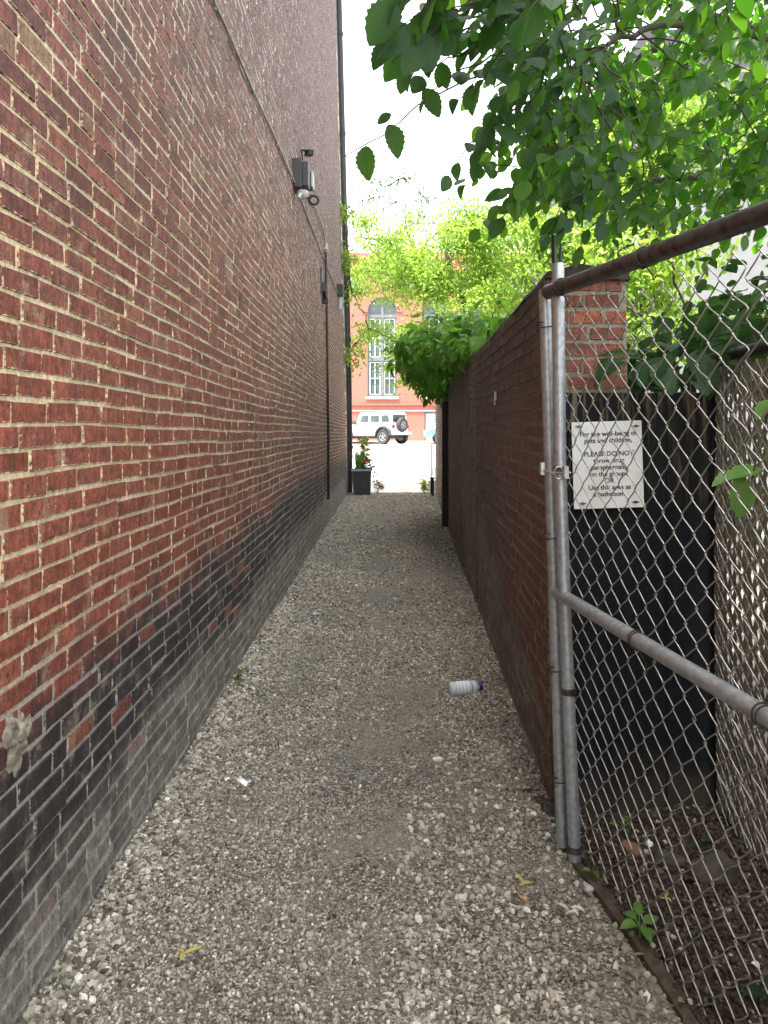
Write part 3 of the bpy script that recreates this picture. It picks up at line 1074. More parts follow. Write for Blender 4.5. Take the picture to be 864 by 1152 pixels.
class Leaves:
    def __init__(self):
        self.p, self.d, self.n, self.L, self.W = [], [], [], [], []

    def put(self, p, d, n, L, W):
        self.p.append(p)
        self.d.append(d)
        self.n.append(n)
        self.L.append(L)
        self.W.append(W)

    def into(self, mb, tpl, mi=0):
        V, Fc, uv = tpl
        p, d, n = np.array(self.p), np.array(self.d), np.array(self.n)
        d /= np.linalg.norm(d, axis=1)[:, None]
        s = np.cross(n, d)
        s /= np.linalg.norm(s, axis=1)[:, None] + 1e-9
        n = np.cross(d, s)
        L, W = np.array(self.L), np.array(self.W)
        k = len(p)
        curl = RNG.uniform(-.7, 2.2, k)
        X = p[:, None, :] + V[None, :, 0, None] * (d * L[:, None])[:, None, :] + V[None, :, 1, None] * (s * W[:, None])[:, None, :] + (V[None, :, 2] * (.4 + curl[:, None] * .6))[..., None] * (n * L[:, None])[:, None, :]
        FF = (np.arange(k)[:, None, None] * len(V) + Fc[None]).reshape(-1, 4)
        r = np.repeat(RNG.random(k), len(Fc))
        mb.add(X.reshape(-1, 3), FF, mi, {'rnd': r}, np.tile(uv.reshape(-1, 2), (k, 1)))


def leaf_mat(name, c0, c1, tr0, tr1, trans=.45, rough=.42, veins=True):
    g = G(name)
    r = g.attr('rnd')
    col = g.mix(r, c0, c1)
    tcol = g.mix(r, tr0, tr1)
    nm = None
    if veins:
        uv = g.n('UVMap').outputs[0]
        u, v, _ = g.xyz(uv)
        av = g.math('ABSOLUTE', v)
        ph = g.math('SUBTRACT', g.math('MULTIPLY', u, 9.0), g.math('MULTIPLY', av, 4.0))
        wv = g.math('ABSOLUTE', g.math('SINE', g.math('MULTIPLY', ph, math.pi)))
        vein = g.math('MAXIMUM', g.mr(wv, .22, .05), g.mr(av, .09, .03))
        col = g.mix(g.math('MULTIPLY', vein, .35), col, tuple(x * 1.8 + .02 for x in c1))
        tcol = g.mix(g.math('MULTIPLY', vein, .35), tcol, tuple(x * .6 for x in tr0))
        nm = g.bump(g.math('SUBTRACT', 1.0, vein), .4, .002)
    col = g.mix(g.mr(g.noise(40, 3), .5, .75, 0, .35), col, tuple(x * .6 for x in c0))
    b = g.bsdf(col, rough, nm, spec=.28)
    t = g.n('BsdfTranslucent')
    g.set(t.inputs[0], tcol)
    mx = g.n('MixShader')
    mx.inputs[0].default_value = trans
    g.t.links.new(b, mx.inputs[1])
    g.t.links.new(t.outputs[0], mx.inputs[2])
    return g.done(mx.outputs[0])


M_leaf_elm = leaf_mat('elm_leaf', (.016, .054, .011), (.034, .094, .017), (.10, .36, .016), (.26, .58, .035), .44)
M_leaf_elm2 = leaf_mat('shaded_elm_leaf', (.013, .044, .014), (.026, .072, .02), (.08, .25, .03), (.14, .36, .045), .42)  # darker copy of the elm leaf, backlit shade put into its colour
M_leaf_yel = leaf_mat('light_leaf', (.085, .165, .03), (.16, .25, .04), (.26, .46, .05), (.42, .58, .08), .5, veins=False)
M_leaf_vine = leaf_mat('vine_leaf', (.022, .07, .016), (.09, .22, .03), (.12, .34, .03), (.30, .56, .06), .42, .3)
M_leaf_dark = leaf_mat('dark_leaf', (.014, .042, .014), (.026, .068, .02), (.05, .15, .02), (.08, .22, .03), .35, .5)
M_leaf_weed = leaf_mat('weed_leaf', (.08, .18, .03), (.12, .24, .05), (.2, .4, .06), (.28, .5, .08), .4)


def sag(a, b, k, n=7):
    t = np.linspace(0, 1, n)[:, None]
    p = a + (b - a) * t
    p[:, 2] += k * np.linalg.norm(b - a) * (4 * t * (1 - t))[:, 0]
    return p


def spray(lv, wood, a, b, n, L, t0=.12, rise=.10, r0=.004, face=None):
    c = sag(np.array(a, float), np.array(b, float), rise, 8)
    c[1:-1] += RNG.normal(0, .008, c[1:-1].shape)
    wood.tube(c, np.linspace(r0, r0 * .3, 8), 5)
    for q in range(n):
        t = t0 + (1 - t0) * (q + .6 * RNG.random()) / n
        f = t * 7
        i0 = min(int(f), 6)
        p = c[i0] + (c[i0 + 1] - c[i0]) * (f - i0)
        td = unit(c[i0 + 1] - c[i0])
        upv = np.array([0, 0, 1.0])
        side = unit(np.cross(td, upv)) * (1 if q % 2 else -1)
        d = unit(td * RNG.uniform(.3, .9) + side * RNG.uniform(.5, 1.0) + np.array([0, 0, -1]) * RNG.uniform(.0, .9) + RNG.normal(0, .2, 3))
        nn = unit(upv + RNG.normal(0, .45, 3) + side * .3)
        if face is not None and RNG.random() < .5:
            nn = unit(nn + np.asarray(face) * 1.0)
        if q == n - 1:
            d = unit(td + np.array([0, 0, -.4]))
        ll = L * RNG.uniform(.68, 1.2)
        st0 = p
        p2 = p + d * .008
        lv.put(p2, d, nn, ll, ll * RNG.uniform(.60, .76))


# ------------------------------------------------------------------ overhanging tree in the foreground
et = thing('overhanging_tree', 'broadleaf tree with large dark serrated leaves hanging over the gate', 'tree', (3.5, 4.8, 0), flat=True)
wood = MB()
wood.tube([(3.5, 4.8, -.1), (3.48, 4.78, 1.2), (3.4, 4.75, 2.4), (3.3, 4.7, 3.3), (3.1, 4.6, 4.4), (2.8, 4.5, 5.4)], [.17, .14, .12, .10, .07, .04], 12)
limbs = [
    [(3.3, 4.7, 3.3), (2.4, 3.9, 4.1), (1.6, 3.0, 3.9), (1.0, 2.5, 3.55), (.5, 2.25, 3.2), (.2, 2.1, 2.95)],
    [(3.35, 4.7, 2.9), (2.5, 4.2, 3.5), (1.7, 3.7, 3.55), (1.1, 3.3, 3.3), (.75, 3.0, 3.0)],
    [(3.4, 4.75, 2.5), (2.7, 4.5, 2.9), (2.0, 4.2, 3.0), (1.4, 4.0, 2.85), (1.05, 3.9, 2.65)],
    [(3.3, 4.7, 3.3), (3.0, 3.6, 3.9), (2.3, 2.6, 3.8), (1.6, 2.0, 3.4), (1.2, 1.8, 3.0)],
    [(3.1, 4.6, 4.4), (2.2, 3.8, 4.8), (1.4, 3.2, 4.6), (.8, 2.8, 4.2)],
    [(3.0, 4.55, 4.7), (3.9, 3.6, 5.3), (4.4, 3.0, 5.2)],
    [(3.3, 4.7, 3.4), (3.6, 5.6, 4.4), (3.5, 6.3, 4.8)],
]
LP = []
for l in limbs:
    l = np.array(l)
    tt = np.linspace(0, len(l) - 1, 4 * len(l))
    c = np.stack([np.interp(tt, np.arange(len(l)), l[:, q]) for q in range(3)], 1)
    c[1:-1] += RNG.normal(0, .015, c[1:-1].shape)
    wood.tube(c, np.linspace(.036, .006, len(c)), 8)
    LP.append(c)
LP = np.concatenate(LP)
lvb, lvm = Leaves(), Leaves()
near = [  # sprays in front of the sky: start, end, leaves, leaf length
    ((640, -40, 2.15), (432, 52, 1.95), 9, .10), ((600, -60, 2.1), (430, 18, 1.95), 7, .10),
    ((560, 25, 2.3), (452, 92, 2.15), 6, .075), ((590, 60, 2.4), (462, 122, 2.25), 4, .075),
    ((640, 40, 2.5), (505, 120, 2.35), 7, .075), ((610, 110, 2.5), (500, 205, 2.4), 9, .075),
    ((660, 110, 2.7), (535, 190, 2.5), 9, .075), ((680, 150, 2.8), (560, 250, 2.6), 10, .08),
    ((700, 180, 2.9), (610, 275, 2.75), 9, .08), ((640, -10, 2.3), (520, 60, 2.2), 9, .085),
    ((700, 20, 2.5), (575, 100, 2.4), 10, .085), ((640, 150, 2.7), (580, 240, 2.6), 8, .08),
    ((700, 90, 2.6), (600, 170, 2.5), 10, .08), ((680, -30, 2.2), (560, 25, 2.15), 9, .095),
    ((740, 200, 3.0), (650, 285, 2.9), 9, .08), ((620, 60, 2.5), (545, 150, 2.4), 9, .08),
    ((660, 190, 2.9), (630, 262, 2.8), 7, .075), ((720, 130, 2.8), (630, 215, 2.7), 10, .08),
    ((560, -50, 2.0), (480, 15, 1.9), 7, .10), ((600, -30, 2.1), (500, 45, 2.05), 8, .09),
    ((560, -40, 1.95), (450, 30, 1.9), 7, .095), ((600, 10, 2.2), (440, 70, 2.1), 8, .09), ((580, 40, 2.3), (470, 90, 2.2), 7, .085), ((550, -60, 1.9), (440, 5, 1.85), 7, .11), ((620, -20, 2.1), (470, 50, 1.95), 9, .105),
    ((700, -60, 2.0), (590, 20, 1.95), 9, .10), ((660, 20, 2.4), (560, 110, 2.3), 10, .085), ((690, 60, 2.5), (590, 130, 2.4), 11, .085),
    ((720, 170, 2.9), (640, 250, 2.8), 10, .08), ((640, 90, 2.5), (530, 180, 2.4), 9, .08), ((610, 20, 2.3), (530, 110, 2.2), 9, .085),
]
for a, b, n, L in near:
    a3, b3 = P(*a), P(*b)
    spray(lvb, wood, a3, b3, n, L, t0=.1, face=(0, -1, -.2))
    q = LP[np.argmin(np.linalg.norm(LP - a3, axis=1))]
    wood.tube(sag(q, a3, .08, 6) + RNG.normal(0, .012, (6, 3)), np.linspace(.005, .003, 6), 5)
# the lone twig with its pair of leaves
c = np.array([P(580, 70, 2.45), P(520, 92, 2.4), P(470, 118, 2.35), P(436, 150, 2.3), P(410, 163, 2.28), P(386, 177, 2.26)])
wood.tube(c, [.004, .003, .0025, .002, .002, .0016], 5)
for (px, py, d, dx, dz, L) in ((412, 164, 2.28, .02, -1, .098), (437, 140, 2.3, .35, -.9, .10), (476, 100, 2.33, .5, -.7, .095), (458, 78, 2.32, -.3, -1, .075), (495, 70, 2.35, .3, -1, .08), (440, 128, 2.28, -.9, -.55, .05)):
    p = P(px, py, d)
    lvb.put(p, unit((dx, .12, dz)), unit((RNG.normal(0, .25), -1, .25)), L, L * .62)
# the dense mass
for k in range(660):
    px, py = RNG.uniform(590, 1050), RNG.uniform(-190, 240)
    if px < 680 and py > 215:
        continue
    d = RNG.uniform(2.5, 4.4) if px < 680 else RNG.uniform(2.9, 5.3)
    if d > 4.4 and py > 150:
        d = RNG.uniform(3.0, 4.0)
    a3 = P(px, py, d)
    b3 = a3 + np.array([RNG.uniform(-.38, .12), RNG.uniform(-.25, .25), -RNG.uniform(.05, .34)])
    if b3[2] < 2.28:
        b3[2] = 2.28 + RNG.uniform(0, .12)
    spray(lvm, wood, a3, b3, int(RNG.integers(7, 12)), RNG.uniform(.056, .082), t0=.05, r0=.003, face=(0, -1, -.3))
    if k % 8 == 0:
        q = LP[np.argmin(np.linalg.norm(LP - a3, axis=1))]
        wood.tube(sag(q, a3, .10, 7) + RNG.normal(0, .015, (7, 3)), np.linspace(.004, .0025, 7), 5)
for k in range(170):  # the rest of the crown, over and beyond the frame
    q = LP[RNG.integers(len(LP))]
    a3 = q + RNG.normal(0, .45, 3)
    if a3[2] < 2.9 or a3[0] < .25 or a3[1] < 1.6:
        continue
    b3 = a3 + np.array([RNG.uniform(-.4, .3), RNG.uniform(-.3, .3), -RNG.uniform(.0, .3)])
    spray(lvm, wood, a3, b3, 9, .08, t0=.05, r0=.003)
wood.build('trunk', M_twig, et, smooth=True)
cr_ = MB()
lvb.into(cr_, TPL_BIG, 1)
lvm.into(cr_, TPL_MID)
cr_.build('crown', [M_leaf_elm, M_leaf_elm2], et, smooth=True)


# ------------------------------------------------------------------ small-leaved trees further off
def fine_tree(name, label, base, trunk, clumps, per, leaf, m, spread, seed, nbr=5, tpl=TPL_SM):
    rng = np.random.default_rng(seed)
    t = thing(name, label, 'tree', base, flat=True)
    w = MB()
    tr = np.array(trunk, float)
    w.tube(tr, np.linspace(.16, .05, len(tr)), 10)
    lv = Leaves()
    nodes = [p for p in tr[max(1, len(tr) // 3):]]
    order = sorted(clumps, key=lambda q: min(np.linalg.norm(tr - np.array(q[0]), axis=1)))
    for (c, s) in order:
        c = np.array(c, float)
        nd = np.array(nodes)
        i = np.argmin(np.linalg.norm(nd - c, axis=1))
        L0 = np.linalg.norm(nd[i] - c)
        cv = sag(nd[i], c, .06, 7)
        cv[1:-1] += rng.normal(0, .03, cv[1:-1].shape)
        w.tube(cv, np.linspace(.010 + .012 * min(L0, 1.5), .007, 7), 6)
        nodes.append(c)
        for b in range(nbr):
            dd = unit(rng.normal(0, 1, 3) * (1, 1, .55) + (0, 0, -.1))
            e = c + dd * s * rng.uniform(.5, 1.15)
            tw_ = sag(c, e, .08, 6)
            w.tube(tw_, np.linspace(.008, .002, 6), 4, cap=False)
            for q in range(int(per / nbr * min(1.2, (s / (leaf * 6.6)) ** 1.6))):
                f = rng.uniform(.1, 1.05)
                p = c + (e - c) * f + rng.normal(0, spread * min(1, s / .5), 3) * (1, 1, .7)
                d = unit(rng.normal(0, 1, 3) + (0, 0, -.5))
                lv.put(p, d, unit(rng.normal(0, .6, 3) + (0, -.2, 1)), leaf * rng.uniform(.7, 1.3), leaf * rng.uniform(.4, .6))
    w.build('trunk', M_bark, t, smooth=True)
    k = MB()
    lv.into(k, tpl)
    k.build('crown', m, t)
    return t


r_ = np.random.default_rng(5)
cl_ = []
for px0, px1, py0, py1, d0, d1, n, s in (
        (412, 470, 250, 300, 20.8, 26, 8, .75), (440, 560, 235, 330, 20.8, 26, 20, .9), (540, 640, 225, 330, 20.5, 26, 18, .95),
        (470, 600, 310, 375, 20.8, 26, 14, .8), (400, 470, 285, 325, 21, 26, 7, .55), (405, 475, 345, 405, 21, 25, 8, .42),
        (600, 660, 240, 300, 18, 22, 6, .8), (398, 420, 245, 262, 20.8, 24, 2, .4)):
    for _ in range(n):
        cl_.append((P(r_.uniform(px0, px1), r_.uniform(py0, py1), r_.uniform(d0, d1)), s * r_.uniform(.7, 1.2)))
for px, py, d, s in ((396, 330, 15.5, .3), (392, 400, 15.5, .28), (402, 385, 15.6, .28), (415, 370, 15.7, .3), (440, 410, 15.8, .25), (455, 425, 15.5, .3), (388, 290, 15.5, .22), (448, 385, 15.7, .3), (386, 238, 15.4, .22), (388, 300, 15.4, .15)):
    cl_.append((P(px, py, d + (4.6 if px > 393 else 3.9)), s * 1.35))
fine_tree('yellow_green_tree', 'sunlit yellow green small leaved tree reaching across the far end of the alley', (3.6, 23.0, .1),
          [(3.6, 23.0, -.1), (3.55, 23.0, 1.8), (3.3, 23.0, 3.2), (2.8, 23, 4.4), (2.4, 23, 5.4), (2.0, 23, 6.4), (1.7, 23, 7.6)],
          cl_, 430, .115, M_leaf_yel, .25, 6)
cl_ = [(P(px, py, d), s) for px, py, d, s in ((428, 205, 17, .5), (455, 200, 17.2, .45), (440, 222, 17.1, .4), (475, 222, 17, .5), (415, 225, 17.3, .3))]
fine_tree('feathery_tree', 'thin feathery treetop rising against the white sky behind the yellow green tree', (2.6, 26.8, .15),
          [(2.6, 26.8, .1), (2.5, 26.8, 3.5), (1.9, 26.7, 6), (1.2, 26.7, 7.6), (.8, 26.7, 8.6)],
          [(np.array([c[0][0] * 1.4, c[0][1] * 1.4, EYE + (c[0][2] - EYE) * 1.4]), c[1] * 1.5) for c in cl_], 70, .12, M_leaf_dark, .14, 8)
cl_ = []
for _ in range(60):
    px, py = r_.uniform(640, 900), r_.uniform(90, 370)
    if px > 735 and 215 < py < 350:
        continue
    cl_.append((P(px, py, r_.uniform(8, 10.5)), r_.uniform(.35, .55)))
for _ in range(22):
    cl_.append((P(r_.uniform(610, 780), r_.uniform(270, 400), r_.uniform(7, 9.5)), r_.uniform(.3, .5)))
fine_tree('bushy_tree', 'bright sunlit bushy tree in the yard behind the gate and brick pier', (3.6, 9.4, 0),
          [(3.6, 9.4, -.1), (3.55, 9.4, 1.2), (3.4, 9.3, 2.4), (3.3, 9.2, 3.6), (3.2, 9.1, 4.8)], cl_, 420, .085, M_leaf_yel, .16, 9)


def leafy_mound(name, label, cat, base, blobs, n, leaf, m, seed, stems, tpl=TPL_MID, down=.7):
    rng = np.random.default_rng(seed)
    t = thing(name, label, cat, base, flat=True)
    q = MB()
    for s in stems:
        s = np.array(s, float)
        MB().tube(s, np.linspace(.014, .005, len(s)), 6).build('stem', M_twig, t)
    lv = Leaves()
    wts = np.array([b[1][0] * b[1][1] * b[1][2] for b in blobs]) ** .6
    wts /= wts.sum()
    for k in range(n):
        c, s = blobs[rng.choice(len(blobs), p=wts)]
        v = unit(rng.normal(0, 1, 3)) * rng.uniform(.5, 1.0 + .55 * rng.random() ** 2)
        p = np.array(c) + v * np.array(s)
        d = unit(v * .8 + rng.normal(0, .5, 3) + (0, 0, -down))
        nn = unit(v * .6 + (0, 0, 1) + rng.normal(0, .35, 3))
        L = leaf * rng.uniform(.65, 1.25)
        lv.put(p, d, nn, L, L * rng.uniform(.6, .78))
        if k % 6 == 0:
            q.tube([np.array(c) + v * np.array(s) * .3, p], .003, 4, 1, cap=False)
    lv.into(q, tpl)
    q.build('foliage', [m, M_twig], t, smooth=True)
    return t


leafy_mound('wall_vine', 'leafy green vine heaped over the top of the brick wall', 'vine', (1.25, 10, 0),
            [(P(548, 384, 7.6), (.28, .8, .15)), (P(522, 390, 8.6), (.34, .9, .22)), (P(504, 394, 9.6), (.38, 1.0, .28)), (P(486, 400, 10.8), (.40, 1.0, .32)), (P(480, 414, 12.2), (.28, .9, .30)), (P(462, 385, 10.6), (.22, .4, .14)), (P(530, 362, 8.4), (.2, .5, .10)),
             (P(484, 428, 13.4), (.24, .6, .32)), (P(464, 402, 11.5), (.30, .8, .22)), (P(578, 360, 6.4), (.2, .6, .09)), (P(508, 372, 9.4), (.42, .8, .18)), (P(494, 426, 12.8), (.18, .5, .34))],
            2100, .125, M_leaf_vine, 31,
            [[(1.35, 10.5, -.05), (1.30, 10.4, 1.2), (1.25, 10.3, 2.4), (.9, 10.3, 2.75)], [(1.3, 8.6, -.05), (1.25, 8.6, 1.5), (1.2, 8.6, 2.3), (.95, 8.5, 2.7)], [(1.45, 12.6, -.05), (1.42, 12.6, 1.5), (1.4, 12.6, 2.6), (1.0, 12.5, 2.8)]])
leafy_mound('shrub', 'dark broad leaved shrub growing behind the slatted fence', 'shrub', (1.9, 4.0, 0),
            [((1.75, 3.9, 2.0), (.30, .45, .30)), ((2.05, 3.9, 2.1), (.4, .5, .35)), ((1.6, 4.2, 1.95), (.35, .5, .22)), ((1.9, 3.6, 1.5), (.4, .4, .5)), ((1.35, 4.3, 1.9), (.25, .4, .18)), ((1.42, 2.9, 1.95), (.16, .5, .14)), ((1.5, 2.6, 2.0), (.2, .5, .16))],
            800, .11, M_leaf_dark, 32, [[(1.9, 4.0, -.05), (1.88, 4.0, 1.0), (1.85, 3.95, 1.9)], [(1.95, 4.05, -.05), (2.05, 3.9, 1.2), (2.1, 3.9, 2.1)]])

# big leaves lying over the top of the board
bl = thing('creeper', 'trailing creeper with very large leaves lying across the top of the black board', 'creeper', (1.0, 3.16, 0), flat=True)
w = MB()
w.tube([(1.31, 3.25, .0), (1.30, 3.22, 1.0), (1.26, 3.18, 1.78), (1.0, 3.05, 1.85), (.82, 2.98, 1.84)], [.012, .01, .008, .006, .003], 6)
lv = Leaves()
for (px, py, d, dx, dy, dz, L) in ((705, 408, 2.98, -.9, -.2, -.35, .15), (745, 402, 3.0, -.5, -.3, -.5, .17), (735, 410, 2.97, .3, -.4, -.6, .14), (775, 403, 3.0, .2, -.4, -.45, .18), (800, 400, 3.05, .8, -.1, -.3, .16), (755, 396, 3.1, .1, .3, .2, .14), (715, 400, 3.06, -.6, .2, .1, .14), (790, 408, 2.95, -.1, -.5, -.7, .15)):
    lv.put(P(px, py, d), unit((dx, dy, dz)), unit((RNG.normal(0, .15), -.35, 1)), L, L * .75)
w.build('stem', M_twig, bl)
q = MB()
lv.into(q, TPL_BIG)
q.build('foliage', M_leaf_dark, bl, smooth=True)
cr2 = thing('creeper', 'few green leaves on a stem hanging in front of the slatted fence', 'creeper', (1.22, 2.5, 1.8), flat=True)
w = MB()
w.tube([P(880, 400, 2.42), P(862, 470, 2.35), P(850, 520, 2.3), P(842, 560, 2.28)], [.004, .003, .003, .002], 5)
lv = Leaves()
for (px, py, d, dx, dy, dz, L) in ((832, 535, 2.28, .02, -.1, -1, .125), (858, 528, 2.3, -.9, -.2, -.12, .12), (838, 538, 2.3, -1, -.1, .0, .10), (866, 500, 2.32, .2, -.1, -.9, .09), (872, 450, 2.36, -.7, -.2, -.5, .09)):
    lv.put(P(px, py, d), unit((dx, dy, dz)), unit((RNG.normal(0, .2), -1 if abs(dz) > .5 else -.3, .4 if abs(dz) > .5 else 1)), L, L * .68)
w.build('stem', M_twig, cr2)
q = MB()
lv.into(q, TPL_BIG)
q.build('foliage', M_leaf_weed, cr2, smooth=True)

# ------------------------------------------------------------------ pale building in the yard beyond
pb = thing('panelled_building', 'pale grey panelled building behind the trees on the right', 'building', (4.15, 12, 0), flat=True)
g = G('pale_panel')
px, py_, pz = g.xyz()
j = g.math('MAXIMUM', g.math('LESS_THAN', g.math('PINGPONG', px, .45), .008), g.math('LESS_THAN', g.math('PINGPONG', pz, .3), .008))
M_panel = g.done(g.bsdf(g.mix(g.math('MULTIPLY', j, .7), g.mix(g.mr(g.noise(2, 3), .4, .7), (.19, .195, .205), (.155, .16, .17)), (.16, .16, .16)), .6))
MB().box((4.15, 12, -.1), (16, 22, 7.5)).build('wall', M_panel, pb)
MB().box((4.0, 11.8, 7.5), (16.2, 22.2, 7.75)).build('roof', M_dgrey, pb)

# ------------------------------------------------------------------ brick hall across the street
hall = thing('brick_hall', 'sunlit red brick hall with tall arched windows across the street', 'building', (0, 48.6, 1.1), flat=True)
import bmesh
FY, Z0, ZT = 48.6, 1.0, 12.75
wins = [(-.11 + 3.45 * k) for k in range(-4, 8)]
rounds = [x - 1.72 for x in wins]
WH, WB, WSP = .93, 3.90, 9.25


def arch_loop(cx):
    pts = [(cx - WH, WB), (cx + WH, WB), (cx + WH, WSP)]
    pts += [(cx + WH * math.cos(a), WSP + WH * math.sin(a)) for a in np.linspace(0, math.pi, 13)[1:-1]]
    pts += [(cx - WH, WSP)]
    return pts


def circ_loop(cx, cz, r):
    return [(cx + r * math.cos(a), cz + r * math.sin(a)) for a in np.linspace(0, 2 * math.pi, 17)[:-1]]


doors = [2.55, 8.6, -5.2]
loops = [arch_loop(x) for x in wins] + [circ_loop(x, 10.85, .36) for x in rounds] + [[(x, 1.15), (x + 1.3, 1.15), (x + 1.3, 2.95), (x, 2.95)] for x in doors]
XA, XB = min(wins) - 3, max(wins) + 3
bm = bmesh.new()


def ring(pts):
    vs = [bm.verts.new((x, FY, z)) for x, z in pts]
    return [bm.edges.new((vs[i], vs[(i + 1) % len(vs)])) for i in range(len(vs))]


es = ring([(XA, Z0), (XB, Z0), (XB, ZT), (XA, ZT)])
for l in loops:
    es += ring(l)
bmesh.ops.triangle_fill(bm, use_beauty=True, use_dissolve=False, edges=es, normal=(0, -1, 0))
for l in loops:
    n = len(l)
    a = [bm.verts.new((x, FY, z)) for x, z in l]
    b = [bm.verts.new((x, FY + .22, z)) for x, z in l]
    for i in range(n):
        bm.faces.new((a[i], b[i], b[(i + 1) % n], a[(i + 1) % n]))
for q in ([(XA, FY, Z0), (XA, FY + 10, Z0), (XA, FY + 10, ZT), (XA, FY, ZT)], [(XB, FY, Z0), (XB, FY, ZT), (XB, FY + 10, ZT), (XB, FY + 10, Z0)], [(XA, FY, ZT), (XA, FY + 10, ZT), (XB, FY + 10, ZT), (XB, FY, ZT)], [(XA, FY + .5, Z0), (XB, FY + .5, Z0), (XB, FY + .5, ZT), (XA, FY + .5, ZT)]):
    bm.faces.new([bm.verts.new(v) for v in q])
me = bpy.data.meshes.new('wall')
bm.to_mesh(me)
bm.free()
g = G('hall_brick')
bt = g.n('TexBrick')
g.set(bt.inputs['Vector'], g.n('Mapping').outputs[0])
mp = bt.inputs['Vector'].links[0].from_node
g.set(mp.inputs['Vector'], g.pos())
mp.inputs['Rotation'].default_value = (math.pi / 2, 0, 0)
bt.inputs['Scale'].default_value = 4.7
bt.inputs['Color1'].default_value = (.29, .088, .062, 1)
bt.inputs['Color2'].default_value = (.235, .070, .048, 1)
bt.inputs['Mortar'].default_value = (.29, .17, .135, 1)
bt.inputs['Mortar Size'].default_value = .012
M_hall = g.done(g.bsdf(g.mix(g.mr(g.noise(.8, 4), .35, .7, 0, .3), bt.outputs[0], (.27, .10, .072)), .85))
me.materials.append(M_hall)
hw = bpy.data.objects.new('wall', me)
COL.objects.link(hw)
hw.parent = hall
hw.matrix_parent_inverse = Matrix.Translation(-Vector(hall.location))
M_trim = plain('window_frame_grey', (.11, .12, .13), .5)
M_sash = plain('white_sash', (.50, .53, .54), .5)
M_pane = plain('window_glass', (.07, .09, .10), .12, 0, .2, 1.5)
M_stonetrim = plain('stone_trim', (.50, .36, .30), .8)


def mwall(poly, y0, y1, mb):
    mb.prism([(x, z) for x, z in poly], 1, y0, y1)


for x in wins:
    outer = arch_loop(x)
    s = (WH - .10) / WH
    inner = [(x + (px - x) * s, WB + .10 + (pz - WB) * (1 - .10 / 6)) for px, pz in outer]
    f = MB()
    n = len(outer)
    V = [(a, FY + .10, b) for a, b in outer] + [(a, FY + .10, b) for a, b in inner] + [(a, FY + .2, b) for a, b in inner]
    f.add(V, [(i, (i + 1) % n, n + (i + 1) % n, n + i) for i in range(n)] + [(n + i, n + (i + 1) % n, 2 * n + (i + 1) % n, 2 * n + i) for i in range(n)])
    f.box((x - .09, FY + .09, WB + .1), (x + .09, FY + .2, WSP + .7))
    for z in (6.15, 8.9):
        f.box((x - WH + .05, FY + .085, z), (x + WH - .05, FY + .2, z + .2))
    fo = f.build('window_frame', M_trim, hall)
    sm_ = MB()
    for sx_ in (-1, 1):
        cx = x + sx_ * .46
        for z0, z1 in ((WB + .12, 6.1), (6.4, 8.85)):
            sm_.box((cx - .34, FY + .12, z0), (cx - .29, FY + .19, z1)).box((cx + .29, FY + .12, z0), (cx + .34, FY + .19, z1))
            for zz in (z0, (z0 + z1) / 2 - .03, z1 - .06):
                sm_.box((cx - .29, FY + .122, zz), (cx + .29, FY + .188, zz + .05))
            sm_.box((cx - .02, FY + .125, z0 + .06), (cx + .02, FY + .185, z1 - .06))
    sm_.build('sash', M_sash, hall)
    pn = MB()
    pn.add([(a, FY + .21, b) for a, b in inner], [tuple(range(n))])
    pn.build('pane', M_pane, fo)
    MB().box((x - WH - .12, FY - .10, WB - .16), (x + WH + .12, FY + .12, WB - .002)).build('sill', M_stonetrim, hall)
    ar = MB()
    an = np.linspace(0, math.pi, 15)
    V = [(x + r * math.cos(a), yq, WSP + r * math.sin(a)) for yq in (FY - .06, FY + .02) for r in (WH + .002, WH + .36) for a in an]
    k = 15
    ar.add(V, [(i, i + 1, k + i + 1, k + i) for i in range(k - 1)] + [(k + i, k + i + 1, 3 * k + i + 1, 3 * k + i) for i in range(k - 1)] + [(2 * k + i, 2 * k + i + 1, i + 1, i) for i in range(k - 1)])
    ar.build('arch', M_hall, hall)
for x in rounds:
    f = MB()
    f.tube([(x + .40 * math.cos(a), FY - .02, 10.85 + .40 * math.sin(a)) for a in np.linspace(0, 2 * math.pi, 21)], .07, 6)
    fo = f.build('round_frame', M_trim, hall)
    pn = MB()
    pn.add([(a, FY + .1, b) for a, b in circ_loop(x, 10.85, .37)], [tuple(range(16))])
    pn.build('pane', M_sash, fo)
    MB().box((x - .36, FY - .10, 3.5), (x + .36, FY + .01, ZT - .6)).build('pilaster', M_hall, hall) if False else None
for z, h, d in ((3.35, .10, .10), (2.95 + .02, .07, .06), (ZT - .9, .12, .10), (ZT - .15, .35, .25)):
    MB().box((XA, FY - d, z), (XB, FY + .02, z + h)).build('string_course', M_stonetrim if z < 3.2 else M_hall, hall)
for x in doors:
    f = MB()
    f.box((x, FY + .06, 1.15), (x + .09, FY + .2, 2.95)).box((x + 1.21, FY + .06, 1.15), (x + 1.3, FY + .2, 2.95)).box((x + .09, FY + .06, 2.85), (x + 1.21, FY + .2, 2.95))
    fo = f.build('door_frame', M_trim, hall)
    p_ = MB()
    for q in range(6):
        p_.box((x + .10 + q * .185, FY + .12, 1.16), (x + .265 + q * .185, FY + .17, 2.84))
    p_.box((x + .09, FY + .17, 1.15), (x + 1.21, FY + .19, 2.85))
    p_.build('door', M_sash, fo)

